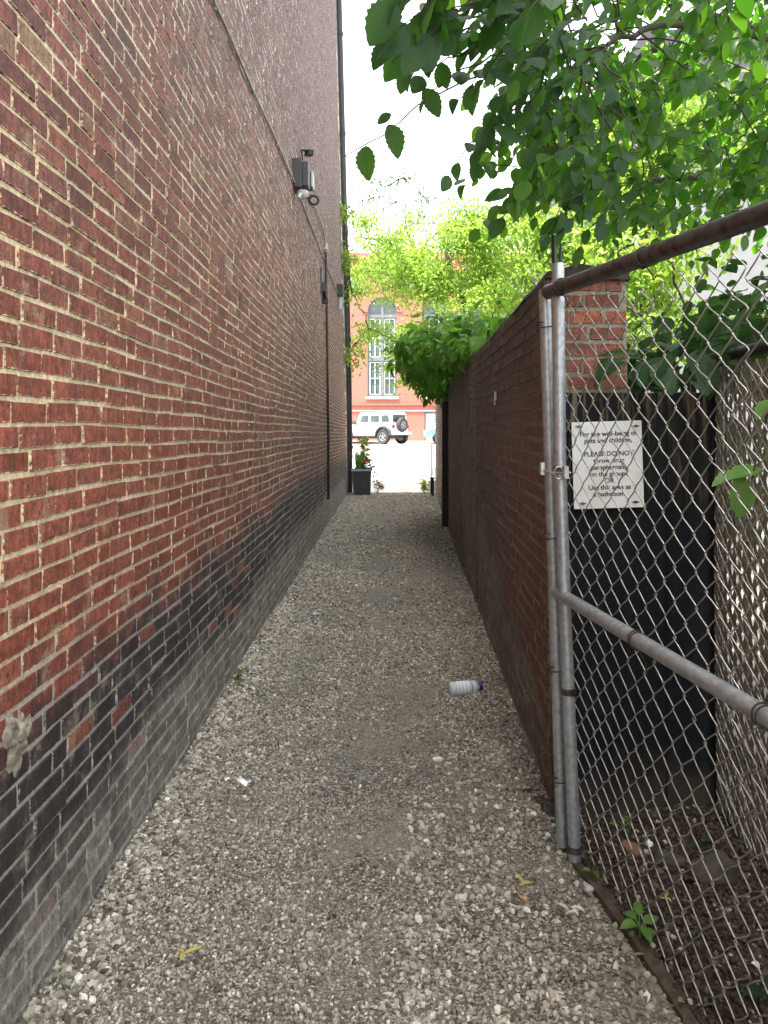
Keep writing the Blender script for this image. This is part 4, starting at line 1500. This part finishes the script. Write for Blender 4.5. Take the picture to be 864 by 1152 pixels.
# ------------------------------------------------------------------ parked off-road car
M_carw = plain('white_car_paint', (.80, .80, .78), .25, 0, .04, 3, coat=.5)
M_tyre = plain('tyre_rubber', (.025, .025, .026), .85, 0, .3, 30)
M_rim = plain('alloy_rim', (.30, .31, .32), .35, .8)
M_cglass = plain('car_glass', (.06, .075, .08), .06, 0, .3, 2)
M_red = plain('red_lens', (.35, .02, .02), .2)
th_ = math.radians(140)
ca, sa = math.cos(th_), math.sin(th_)
rwx, rwy = (431.6 - 432) / 865 * 43.2, 43.2
jx_, jy_ = rwx - (ca * -1.47 - sa * .80), rwy - (sa * -1.47 + ca * .80)
suv = thing('off_road_car', 'white boxy off road car with a spare wheel on its back, parked across the street', 'car', (jx_, jy_, float(zg(jy_)) - .085), th_)
b = MB()
# tub with wheel openings cut as a side profile
side = [(-2.05, .52), (-2.0, .95), (-1.98, 1.16), (.62, 1.16), (.70, 1.12), (1.95, 1.06), (2.02, .9), (2.02, .55), (1.98, .52), (1.93, .52)]
arcF = [(1.47 + .50 * math.cos(a), .42 + .52 * math.sin(a)) for a in np.linspace(.25, math.pi - .25, 9)]
arcR = [(-1.47 + .50 * math.cos(a), .42 + .52 * math.sin(a)) for a in np.linspace(.25, math.pi - .25, 9)]
side = side + arcF + [(.9, .48), (-.9, .48)] + arcR
b.prism(side, 1, -.74, .74)
b.build('body', M_carw, suv, bevel=.03, fix=True)
MB().prism([(-1.97, 1.162), (-1.88, 1.74), (-1.80, 1.80), (.30, 1.80), (.42, 1.76), (.72, 1.162)], 1, -.70, .70).build('cabin', M_carw, suv, bevel=.04, fix=True)
for sgn in (1, -1):
    for (x0, x1, x2, x3) in ((-1.82, -1.22, -1.22, -1.74), (-1.06, -.42, -.42, -1.06), (-.26, .42, .22, -.26)):
        MB().prism([(x0, 1.24), (x1, 1.24), (x2, 1.64), (x3, 1.64)], 1, min(sgn * .701, sgn * .712), max(sgn * .701, sgn * .712)).build('window', M_cglass, suv, fix=True)
    for xa in (1.47, -1.47):
        fl_ = MB()
        an = np.linspace(.12, math.pi - .12, 12)
        V = [(xa + r * math.cos(a), y, .42 + r * math.sin(a) * 1.02) for y in (sgn * .70, sgn * .93) for r in (.50, .60) for a in an]
        k = 12
        fl_.add(V, [(i, i + 1, k + i + 1, k + i) for i in range(k - 1)] + [(2 * k + i, 2 * k + i + 1, 3 * k + i + 1, 3 * k + i) for i in range(k - 1)] + [(k + i, k + i + 1, 3 * k + i + 1, 3 * k + i) for i in range(k - 1)] + [(i, i + 1, 2 * k + i + 1, 2 * k + i) for i in range(k - 1)])
        fl_.build('fender_flare', M_dgrey, suv, fix=True)
    MB().box((-2.09, min(sgn * .56, sgn * .73), .88), (-2.0, max(sgn * .56, sgn * .73), 1.08)).build('tail_light', M_red, suv, bevel=.01)
    MB().box((.60, min(sgn * .74, sgn * .95), 1.10), (.78, max(sgn * .74, sgn * .95), 1.32)).build('mirror', M_dgrey, suv, bevel=.02)
    MB().box((-.88, min(sgn * .74, sgn * .84), .42), (.88, max(sgn * .74, sgn * .84), .50)).build('side_step', M_dgrey, suv)
    for hx in (-.52, .40):
        MB().box((hx - .10, min(sgn * .742, sgn * .765), 1.02), (hx + .04, max(sgn * .742, sgn * .765), 1.05)).build('door_handle', M_dgrey, suv)
MB().prism([(-.60, 1.24), (.60, 1.24), (.56, 1.66), (-.56, 1.66)], 0, -1.96, -1.90).build('rear_window', M_cglass, suv, fix=True)
MB().box((-2.24, -.80, .52), (-2.04, .80, .68)).build('rear_bumper', M_carw, suv, bevel=.03)
MB().box((2.03, -.80, .50), (2.22, .80, .70)).build('front_bumper', M_dgrey, suv, bevel=.03)
MB().box((-1.8, -.62, .30), (1.9, .62, .50)).build('chassis', M_black, suv)


def wheel(parent, loc, axis, R=.41, W=.26):
    e = MB()
    Mx = Matrix.Translation(loc) @ (Matrix.Rotation(math.pi / 2, 4, 'X') if axis == 'y' else Matrix.Rotation(math.pi / 2, 4, 'Y'))
    e.lathe([(R * .60, -W / 2 + .02), (R * .93, -W / 2), (R, -W / 2 + .03), (R, W / 2 - .03), (R * .93, W / 2), (R * .60, W / 2 - .02), (R * .60, -W / 2 + .02)], 28, Mx)
    ty = e.build('tyre', M_tyre, parent, smooth=False)
    r = MB()
    r.lathe([(R * .61, -W / 2 + .03), (R * .53, -W / 2 + .04), (R * .50, 0.0), (R * .53, W / 2 - .04), (R * .61, W / 2 - .03)], 24, Mx)
    for s in range(5):
        a = s * 2 * math.pi / 5
        Ms = Mx @ Matrix.Rotation(a, 4, 'Z')
        r.box((-.035, 0, -W / 2 + .045), (.035, R * .55, -W / 2 + .075), M=Ms).box((-.035, 0, W / 2 - .075), (.035, R * .55, W / 2 - .045), M=Ms)
    r.lathe([(.0, -W / 2 + .035), (R * .16, -W / 2 + .04), (R * .16, W / 2 - .04), (.0, W / 2 - .035)], 12, Mx)
    r.build('rim', M_rim, ty)
    return ty


for xa in (1.47, -1.47):
    for sgn in (1, -1):
        wheel(suv, (xa, sgn * .80, .41), 'y')
wheel(suv, (-2.20, .05, 1.08), 'x', .40, .24)

# blue car further right
M_blue = plain('blue_car_paint', (.13, .27, .46), .25, 0, .1, 3, coat=.6)
bc_ = thing('parked_car', 'pale blue parked car half hidden behind the right wall', 'car', (4.55, 45.0, float(zg(45.0)) - .09), math.pi)
b = MB()
side = [(-2.15, .40), (-2.2, .75), (-2.1, .98), (-1.5, 1.04), (-.95, 1.40), (.35, 1.42), (1.05, 1.0), (1.95, .86), (2.2, .70), (2.22, .40)]
side += [(1.35 + .36 * math.cos(a), .33 + .36 * math.sin(a)) for a in np.linspace(.2, math.pi - .2, 8)] + [(-1.35 + .36 * math.cos(a), .33 + .36 * math.sin(a)) for a in np.linspace(.2, math.pi - .2, 8)]
b.prism(side, 1, -.86, .86)
b.build('body', M_blue, bc_, bevel=.06, fix=True)
for sgn in (1, -1):
    MB().prism([(-1.35, 1.04), (.95, 1.02), (.33, 1.36), (-.9, 1.35)], 1, min(sgn * .861, sgn * .868), max(sgn * .861, sgn * .868)).build('window', M_cglass, bc_, fix=True)
    MB().box((1.98, min(sgn * .5, sgn * .8), .62), (2.225, max(sgn * .5, sgn * .8), .78)).build('headlight', M_glass_lens, bc_, bevel=.02)
    for xa in (1.35, -1.35):
        wheel(bc_, (xa, sgn * .76, .33), 'y', .33, .21)

# ------------------------------------------------------------------ planter and plants at the alley mouth
pl = thing('planter', 'square charcoal planter box at the street end of the left wall', 'planter', (-.565, 19.75, 0))
b = MB()
t_, h_, w0, w1 = .03, .64, .215, .245
V = [(sx_ * w, sy_ * w, z) for (w, z) in ((w0, .0), (w1, h_), (w1 - t_, h_), (w1 - t_, h_ - .07)) for sx_, sy_ in ((-1, -1), (1, -1), (1, 1), (-1, 1))]
b.add(V, [(q * 4 + i, q * 4 + (i + 1) % 4, q * 4 + 4 + (i + 1) % 4, q * 4 + 4 + i) for q in range(3) for i in range(4)])
b.build('pot', M_dgrey, pl, bevel=.004)
rm = MB()
for lo, hi in (((-.265, -.265, .60), (.265, -.215, .655)), ((-.265, .215, .60), (.265, .265, .655)), ((-.265, -.215, .60), (-.215, .215, .655)), ((.215, -.215, .60), (.265, .215, .655))):
    rm.box(lo, hi)
rm.build('rim', plain('pale_rim', (.30, .31, .32), .5), pl)
MB().add([(-.215, -.215, .58), (.215, -.215, .58), (.215, .215, .58), (-.215, .215, .58)], [(0, 1, 2, 3)]).build('soil', M_soil, pl)


def grassy(name, label, loc, n, hgt, spread, m, cat='plant', wd=.018, lean_=.5):
    t = thing(name, label, cat, loc)
    mb = MB()
    for k in range(n):
        a = RNG.uniform(0, 6.28)
        r0 = RNG.uniform(0, spread * .35)
        hh = hgt * RNG.uniform(.55, 1.1)
        ln = RNG.uniform(.1, lean_) * hh
        V, f = [], []
        for q in range(6):
            tq = q / 5
            c = np.array([math.cos(a) * (r0 + ln * tq ** 2), math.sin(a) * (r0 + ln * tq ** 2), hh * (tq - .15 * tq ** 3)])
            w_ = wd * (1 - tq) ** .6 * .5 + .0008
            s_ = np.array([-math.sin(a), math.cos(a), 0]) * w_
            V += [c - s_, c + s_]
        f = [(2 * q, 2 * q + 1, 2 * q + 3, 2 * q + 2) for q in range(5)]
        mb.add(V, f, 0, {'rnd': RNG.random()}, np.zeros((20, 2)))
    mb.build('blade', m, t)
    return t


gr = grassy('grass_plant', 'spiky green grass plant growing in the charcoal planter', (-.62, 19.70, .58), 150, .62, .38, M_leaf_weed, lean_=.5, wd=.026)
# tall yellow stems and red flowers
def leafy_stems(name, label, loc, stems, leaf, m, cat='plant', flower=None):
    t = thing(name, label, cat, loc)
    w = MB()
    lv = Leaves()
    fl2 = MB()
    for (dx, dy, h, n) in stems:
        c = sag(np.zeros(3) + (dx * .2, dy * .2, 0), np.array([dx, dy, h]), .05, 6)
        w.tube(c, np.linspace(.006, .002, 6), 5)
        for q in range(n):
            tq = RNG.uniform(.25, 1.0)
            i0 = min(int(tq * 5), 4)
            p = c[i0] + (c[i0 + 1] - c[i0]) * (tq * 5 - i0)
            a = RNG.uniform(0, 6.28)
            lv.put(p, unit((math.cos(a), math.sin(a), RNG.uniform(-.3, .6))), unit((RNG.normal(0, .3), RNG.normal(0, .3), 1)), leaf * RNG.uniform(.6, 1.2), leaf * RNG.uniform(.35, .55))
        if flower:
            lf = Leaves()
            for q in range(9):
                a = q * 2.4
                lf.put(c[-1] + RNG.normal(0, .02, 3), unit((math.cos(a), math.sin(a), .35)), unit((0, 0, 1)), .09, .07)
            lf.into(fl2, TPL_MID)
    w.build('stem', M_leaf_weed, t)
    q = MB()
    lv.into(q, TPL_MID)
    q.build('foliage', m, t, smooth=True)
    if flower:
        fl2.build('flower', flower, t, smooth=True)
    return t


M_petal = leaf_mat('red_petal', (.55, .08, .04), (.7, .16, .08), (.6, .1, .05), (.7, .2, .1), .3, veins=False)
M_leaf_lime = leaf_mat('lime_leaf', (.26, .30, .05), (.36, .38, .08), (.5, .55, .1), (.6, .6, .15), .4, veins=False)
leafy_stems('tall_plant', 'tall lime yellow leafy plant rising above the planter grass', (-.52, 19.88, .58), [(.03, .02, .85, 34), (-.06, 0, .7, 28), (.08, -.03, .6, 28), (.0, .05, .95, 30), (.12, .0, .7, 26), (-.1, .03, .8, 24)], .13, M_leaf_lime)
leafy_stems('flowering_plant', 'plant with red orange flowers leaning out of the planter', (-.48, 19.62, .58), [(.06, -.05, .26, 12), (.14, -.02, .20, 12), (.0, -.1, .22, 12), (.20, -.06, .12, 10), (.1, -.1, .3, 9)], .10, M_leaf_weed, flower=M_petal)
M_dry = leaf_mat('dry_leaf', (.24, .17, .07), (.36, .27, .12), (.3, .22, .08), (.4, .3, .12), .25, veins=False)
leafy_stems('dry_plant', 'straggly dry brown plant drooping beside the planter', (-.22, 20.1, 0), [(.08, 0, .55, 22), (.15, -.1, .35, 20), (-.05, 0, .65, 22), (.2, .05, .2, 18)], .12, M_dry)
leafy_stems('roadside_weed', 'lime green weed clump at the foot of the white post', (1.05, 20.3, 0), [(.05, 0, .32, 24), (-.08, .0, .25, 22), (.1, -.1, .22, 20), (-.02, -.1, .35, 22)], .11, M_leaf_lime, 'weed')
leafy_stems('roadside_weed', 'low weed on the gravel just before the dark stub post', (1.05, 18.2, 0), [(.05, 0, .14, 9), (-.08, .0, .12, 8)], .07, M_leaf_weed, 'weed')
leafy_stems('wall_weed', 'small green weed sprouting at the foot of the left brick wall', (-.93, 4.85, .0), [(.02, 0, .07, 6), (.03, .05, .05, 5), (.02, -.05, .06, 5)], .035, M_leaf_weed, 'weed')
leafy_stems('wall_weed', 'tiny pale weed further along the left wall foot', (-.86, 5.35, .0), [(.02, 0, .03, 5), (.03, .05, .03, 4)], .03, M_leaf_weed, 'weed')
# weeds by the gate
def rosette(label, loc, spec, m=M_leaf_weed):
    t = thing('weed', label, 'weed', loc)
    w, lv = MB(), Leaves()
    for (a, el, L, h) in spec:
        d = unit((math.cos(a), math.sin(a), el))
        b0 = np.array([0, 0, h])
        w.tube([(0, 0, -.01), b0 * .6, b0 + d * .012], .0018, 5)
        lv.put(b0 + d * .01, d, unit((0, -.25, 1)), L, L * .62)
    w.build('stem', m, t)
    q = MB()
    lv.into(q, TPL_MID)
    q.build('foliage', m, t, smooth=True)


rosette('five leaved green weed growing through the timber edging by the gate', (.775, 2.33, .03), [(3.4, .2, .055, .03), (.2, .25, .055, .035), (1.4, .5, .05, .05), (-1.3, -.1, .05, .03), (2.4, .3, .045, .04), (-.6, .1, .04, .02)])
rosette('single round leaved weed beside the foot of the taller gate post', (.725, 2.66, .02), [(-1.5, .2, .035, .02), (3.0, .2, .03, .015)])
rosette('small sprig of weed on the soil in front of the black board', (.90, 2.92, .03), [(3.3, .4, .04, .03), (.4, .5, .035, .04), (-1.2, .2, .035, .02)])
rosette('dull weed half hidden by the mesh on the dark soil', (1.13, 2.74, .05), [(3.3, .4, .05, .03), (.4, .5, .04, .04), (-1.2, .2, .05, .02)], M_leaf_dark)
rosette('dark low weed at the bottom right behind the gate mesh', (1.0, 2.02, .04), [(3.3, .4, .05, .03), (.4, .5, .05, .04), (-1.2, .2, .05, .02), (1.9, .2, .05, .02)], M_leaf_dark)

# ------------------------------------------------------------------ soil clutter, edging, litter
ed = MB()
V = []
for s in np.linspace(0, 1, 22):
    y = 2.80 - s * 1.9
    x = fence_x(y) - .004 + .012 * math.sin(7 * s)
    z = .006 + .009 * math.sin(11 * s)
    j = RNG.normal(0, .002, 4)
    V += [(x - .022 + j[0], y, -.05), (x - .020 + j[1], y, z), (x + .020 + j[2], y, z + .006), (x + .024 + j[3], y, -.05)]
ed.add(V, [(4 * q + i, 4 * q + 4 + i, 4 * q + 5 + i, 4 * q + 1 + i) for q in range(21) for i in range(3)])
tag(ed.build('timber_edging', plain('rotten_timber', (.085, .06, .04), .95, 0, .5, 30, .8)), 'half buried rotten timber edging between gravel and soil', 'edging')


def rock(name, label, cat, loc, size, m, seed):
    r = np.random.default_rng(seed)
    import bmesh
    bm = bmesh.new()
    bmesh.ops.create_icosphere(bm, subdivisions=3, radius=1)
    ph = r.uniform(0, 6, 6)
    for v in bm.verts:
        c = v.co
        k = 1 + .12 * math.sin(3 * c.x + ph[0]) + .10 * math.sin(4 * c.y + ph[1]) + .08 * math.sin(5 * c.z + 3 * c.x + ph[2])
        mx = max(abs(c.x), abs(c.y), abs(c.z))
        c *= k * (.45 + .55 / max(mx, .1) * .72)
        v.co = (c.x * size[0], c.y * size[1], c.z * size[2])
    me = bpy.data.meshes.new(name)
    bm.to_mesh(me)
    bm.free()
    me.materials.append(m)
    for p in me.polygons:
        p.use_smooth = True
    o = bpy.data.objects.new(name, me)
    COL.objects.link(o)
    o.location = loc
    o.rotation_euler = (r.uniform(-.2, .2), r.uniform(-.2, .2), r.uniform(0, 3))
    return tag(o, label, cat)


M_rock = plain('dirty_rock', (.075, .062, .048), .9, 0, .4, 25, .6)
M_bfrag = plain('brick_fragment', (.22, .10, .065), .9, 0, .35, 40, .5)
rock('brick_fragment', 'broken reddish brick lying on the soil near the gate post', 'brick', (.895, 2.76, .045), (.058, .036, .032), M_bfrag, 3)
rock('rock', 'dark flat rock on the soil right of the broken brick', 'rock', (1.0, 2.69, .05), (.06, .05, .035), M_rock, 4)
rock('rock', 'largest dark rock on the soil below the slatted fence', 'rock', (1.12, 2.62, .06), (.085, .06, .05), M_rock, 5)
rock('stone', 'pale grey stone beside the timber edging by the gate post', 'stone', (.688, 2.60, .012), (.022, .018, .016), plain('pale_stone', (.42, .41, .38), .85, 0, .3, 60, .3), 6)
rock('stone', 'white rounded stone on the soil at the right edge', 'stone', (1.05, 2.17, .05), (.013, .011, .009), M_white, 8)

# crumbs of soil, stones and rotting leaves behind the mesh
sm2 = MB()
n = 9000
x, y = RNG.uniform(.70, 1.5, n), RNG.uniform(.9, 3.06, n)
ok = x > fence_x(y) + .02
x, y = x[ok], y[ok]
tt = np.clip((x - fence_x(y)) / (1.6 - fence_x(y)), 0, 1)
z = .012 + .1 * tt * (1 - tt) + .014 * np.sin(9 * x + 5 * y) + .012 * np.sin(17 * y + 6 * x) + .02 * tt
tone = RNG.random(len(x)) ** 2.2 * .55
tone[RNG.random(len(x)) < .06] = .85
stones(sm2, np.stack([x, y, z], 1), np.abs(RNG.normal(.0045, .003, len(x))) + .002, sink=.2, tone=tone)
g = G('soil_crumb')
M_crumb = g.done(g.bsdf(g.ramp(g.attr('rnd'), [(0, (.03, .02, .014)), (.3, (.07, .048, .033)), (.55, (.13, .10, .075)), (.8, (.28, .25, .21)), (1, (.5, .47, .42))]), .9))
tag(sm2.build('soil_crumbs', M_crumb, smooth=True), 'dark crumbs of soil and small stones behind the gate mesh', 'soil', kind='stuff')


def dead_leaves(n, fx, L, m, name, label):
    lv = Leaves()
    for k in range(n):
        x, y, z = fx()
        a = RNG.uniform(0, 6.28)
        lv.put(np.array([x, y, z + .008]), unit((math.cos(a), math.sin(a), RNG.uniform(-.15, .25))), unit((RNG.normal(0, .5), RNG.normal(0, .5), 1)), L * RNG.uniform(.5, 1.3), L * RNG.uniform(.3, .6))
    mb = MB()
    lv.into(mb, TPL_MID)
    tag(mb.build(name, m, smooth=True), label, 'leaves', kind='stuff')


def in_soil():
    y = RNG.uniform(1.2, 3.0)
    x = RNG.uniform(fence_x(y) + .03, 1.3)
    t = (x - fence_x(y)) / (1.6 - fence_x(y))
    return x, y, .02 + .1 * t * (1 - t) + .014 * math.sin(9 * x + 5 * y) + .012 * math.sin(17 * y + 6 * x) + .02 * t


def in_corner():
    u = RNG.random()
    if u < .55:
        return RNG.normal(.63, .10), RNG.normal(2.16, .10), .01
    if u < .75:
        return RNG.normal(.56, .05), RNG.normal(2.55, .08), .01
    return RNG.uniform(-.9, .7), RNG.uniform(2, 6), .008


M_brownleaf = leaf_mat('rotting_leaf', (.04, .027, .016), (.10, .066, .036), (.1, .06, .03), (.15, .1, .04), .15, .8)
M_greyleaf = leaf_mat('withered_grey_leaf', (.14, .145, .10), (.22, .21, .15), (.15, .15, .1), (.2, .2, .12), .15, .8)
dead_leaves(330, in_soil, .032, M_brownleaf, 'leaf_litter', 'brown rotting leaves scattered over the dark soil')
dead_leaves(110, in_corner, .030, M_greyleaf, 'withered_leaves', 'withered grey green leaves strewn on the gravel near the edging')
def wall_foot():
    y = RNG.uniform(1.8, 9)
    return (-.955 + abs(RNG.normal(0, .05)), y, .012) if RNG.random() < .6 else (.70 + .038 * (y - 3.2) - abs(RNG.normal(0, .05)) - .02, max(y, 3.3), .012)


dead_leaves(170, wall_foot, .024, M_brownleaf, 'dead_leaves', 'small brown dead leaves gathered along the feet of both walls')
tw2 = MB()
for k in range(60):
    if k < 22:
        x, y = RNG.normal(.60, .13), RNG.normal(2.2, .16)
    elif k < 36:
        y = RNG.uniform(4, 8)
        x = .66 + .038 * (y - 3.2) - abs(RNG.normal(0, .12))
    else:
        x, y = RNG.uniform(-.9, .75), RNG.uniform(2.2, 8)
    a = RNG.uniform(0, 6.28)
    L = RNG.uniform(.03, .10) * (1 if k < 22 else 1.2)
    z = float(gz(np.array(x), np.array(y))) + .016
    tw2.tube([(x, y, z), (x + L * .5 * math.cos(a) + .01, y + L * .5 * math.sin(a), z + .006), (x + L * math.cos(a + .3), y + L * math.sin(a + .3), z)], RNG.uniform(.0010, .0022), 4)
tag(tw2.build('twigs', plain('dry_twig', (.17, .145, .10), .9, 0, .5, 30)), 'fine dry twigs and stalks lying about on the gravel', 'twigs', kind='stuff')

# bleached pods near the corner
pd = MB()
c0 = P(645, 1030, 2.47)
for (dx, dy, a, L) in ((-.03, .01, 2.3, .05), (.0, -.008, 1.9, .05), (.015, .0, 2.6, .045), (-.01, -.02, .2, .045), (.02, .008, 1.2, .03)):
    p = np.array([c0[0] + dx, c0[1] + dy, .022])
    dd = np.array([math.cos(a), math.sin(a), 0]) * L / 2
    pd.tube([p - dd, p - dd * .4 + (0, 0, .006), p + dd * .4 + (0, 0, .006), p + dd], [.0015, .005, .005, .001], 6)
tag(pd.build('seed_pods', plain('bleached_pod', (.55, .52, .42), .8), smooth=True), 'little heap of bleached seed pods on the gravel by the edging', 'seed pods')

# plastic bottle
bx_, by_ = .480, 4.56
bo = thing('plastic_bottle', 'empty clear and white plastic bottle with a blue cap lying on the gravel', 'bottle', (bx_, by_, .042), math.radians(12))
MX = Matrix.Rotation(math.pi / 2, 4, 'Y')
g = G('bottle_plastic')
M_bott = g.done(g.bsdf((.80, .82, .86), .2, None, trans=.35))
MB().lathe([(.0, -.095), (.030, -.098), (.040, -.088), (.042, -.075), (.0385, -.068), (.041, -.06), (.041, .03), (.0385, .037), (.042, .044), (.039, .060), (.024, .078), (.017, .082), (.016, .086)], 24, MX).build('body', M_bott, bo, smooth=True)
g = G('bottle_label')
u = g.pos()
lx, ly, lz = g.xyz()
ba = g.math('MULTIPLY', g.math('LESS_THAN', g.math('PINGPONG', lx, .011), .0022), .55)
M_blab = g.done(g.bsdf(g.mix(ba, (.66, .70, .75), (.16, .20, .32)), .4))
MB().lathe([(.0415, -.056), (.0418, -.05), (.0418, .022), (.0415, .027)], 24, MX).build('label', M_blab, bo, smooth=True)
MB().lathe([(.0385, .029), (.0405, .033), (.0385, .038)], 20, MX).build('ring', plain('label_band', (.10, .13, .28), .4), bo)
MB().lathe([(.019, .085), (.0205, .087), (.0205, .104), (.018, .108), (.0, .108)], 18, MX).build('cap', plain('blue_cap', (.012, .035, .22), .35), bo, smooth=False)

# scraps
def scrap(name, label, cat, loc, size, m, seed):
    r = np.random.default_rng(seed)
    mb = MB()
    n = 7
    V = [(size[0] * (i / (n - 1) - .5) + r.normal(0, size[0] * .05), size[1] * (j / (n - 1) - .5) * (1 + .5 * math.sin(i)) + r.normal(0, size[1] * .06), size[2] * (.5 + .5 * math.sin(i * 1.3 + j * .8 + seed)) + r.uniform(0, size[2] * .3)) for i in range(n) for j in range(n)]
    mb.add(V, [(i * n + j, (i + 1) * n + j, (i + 1) * n + j + 1, i * n + j + 1) for i in range(n - 1) for j in range(n - 1)])
    o = mb.build(name, m, smooth=True)
    o.location = loc
    o.rotation_euler = (0, 0, r.uniform(0, 3))
    s = o.modifiers.new('thick', 'SOLIDIFY')
    s.thickness = .001
    return tag(o, label, cat)


scrap('paper_scrap', 'crumpled white paper scrap on the gravel near the left wall', 'paper', (-.625, 3.39, .012), (.085, .035, .016), M_white, 1)
scrap('paper_scrap', 'tiny white paper bit left of the crumpled scrap', 'paper', (-.70, 3.42, .012), (.02, .02, .006), M_white, 4)
rock('stone', 'white lump of stone on the gravel in front of the bottle', 'stone', (.252, 3.62, .016), (.024, .018, .015), plain('chalk', (.66, .64, .58), .85), 9)
scrap('wrapper', 'white foil wrapper on the soil beside the broken brick', 'wrapper', (.965, 2.80, .05), (.035, .02, .014), M_white, 3)
scrap('bottle_cap', 'dark flattened bottle cap on the gravel by the left wall', 'litter', (-.585, 6.55, .014), (.05, .04, .01), M_lgrey, 5)
M_yl = leaf_mat('yellow_leaf', (.42, .34, .07), (.5, .42, .12), (.5, .4, .1), (.55, .45, .12), .3, .7)


def fallen(label, loc, L, rot):
    lv = Leaves()
    for da in (0, 2.2, -2.0) if L > .03 else (0,):
        lv.put(np.array([0, 0, .004]), unit((math.cos(rot + da), math.sin(rot + da), .15)), unit((.1, -.1, 1)), L * (1 if da == 0 else .5), L * .26)
    mb = MB()
    lv.into(mb, TPL_MID)
    o = mb.build('fallen_leaf', M_yl, smooth=True)
    o.location = loc
    tag(o, label, 'leaf')


fallen('yellow fallen leaf on the gravel at the bottom left', (-.59, 2.265, .016), .055, .4)
fallen('yellow withered leaf on the gravel left of the gate posts', (.475, 2.62, .016), .06, 1.9)
fallen('yellow brown leaf on the soil behind the mesh', (.905, 2.47, .055), .045, 1.0)
b = MB()
b.tube([(.452, 2.555, .014), (.466, 2.53, .014)], .0042, 8)
tag(b.build('cigarette_end', plain('filter_tan', (.55, .30, .13), .8)), 'tan cigarette end on the gravel below the yellow withered leaf', 'cigarette end')

# ------------------------------------------------------------------ light, sky, camera
EL = math.radians(71)
sv = Vector((-.72 * math.cos(EL), -.694 * math.cos(EL), math.sin(EL)))
sun = bpy.data.lights.new('sun', 'SUN')
sun.energy = 4.5
sun.angle = math.radians(.53)
sun.color = (1, .95, .87)
so = bpy.data.objects.new('sun', sun)
COL.objects.link(so)
so.rotation_euler = sv.to_track_quat('Z', 'Y').to_euler()
so.location = (0, 0, 30)
wd_ = bpy.data.worlds.new('World')
sc.world = wd_
wd_.use_nodes = True
nt = wd_.node_tree
bg = nt.nodes['Background']
sky = nt.nodes.new('ShaderNodeTexSky')
sky.sky_type = 'NISHITA'
sky.sun_disc = False
sky.sun_elevation = EL
sky.sun_rotation = math.atan2(-.72, -.694)
sky.air_density = 1.0
sky.dust_density = 3.0
hs = nt.nodes.new('ShaderNodeHueSaturation')
hs.inputs['Saturation'].default_value = .16
hs.inputs['Value'].default_value = 1.25
nt.links.new(sky.outputs[0], hs.inputs['Color'])
nt.links.new(hs.outputs[0], bg.inputs[0])
bg.inputs[1].default_value = .15

cd = bpy.data.cameras.new('camera')
co = bpy.data.objects.new('camera', cd)
COL.objects.link(co)
co.location = (0, 0, EYE)
co.rotation_euler = (math.pi / 2, 0, 0)
cd.sensor_fit = 'VERTICAL'
cd.sensor_height = 36
cd.sensor_width = 27
cd.lens = F / 1152 * 36
cd.shift_y = -88 / 1152
cd.clip_start = .05
cd.clip_end = 1500
sc.camera = co
sc.view_settings.view_transform = 'Standard'
sc.view_settings.look = 'None'
sc.view_settings.gamma = 1
sc.view_settings.exposure = 2.36
sc.cycles.use_denoising = True
sc.cycles.max_bounces = 8
sc.cycles.diffuse_bounces = 5
sc.cycles.transparent_max_bounces = 4

GRP = {'brick_wall': 'brick walls along the right side of the alley', 'wall_light': 'lamps fixed to the tall brick wall', 'junction_box': 'electrical boxes on the tall brick wall',
       'cable': 'cables on the tall brick wall', 'conduit': 'conduits on the tall brick wall', 'weed': 'weeds growing around the gate', 'wall_weed': 'weeds at the foot of the left wall', 'roadside_weed': 'weeds at the street end of the alley',
       'creeper': 'creepers over the board and fence', 'rock': 'rocks on the dark soil', 'stone': 'single pale stones', 'fallen_leaf': 'yellow fallen leaves', 'paper_scrap': 'white paper scraps'}
for o in list(bpy.data.objects):
    k = o.name.split('.')[0]
    if o.parent is None and k in GRP and 'kind' not in o:
        o['group'] = GRP[k]
for o in list(bpy.data.objects):
    if '_flat' in o:
        del o['_flat']
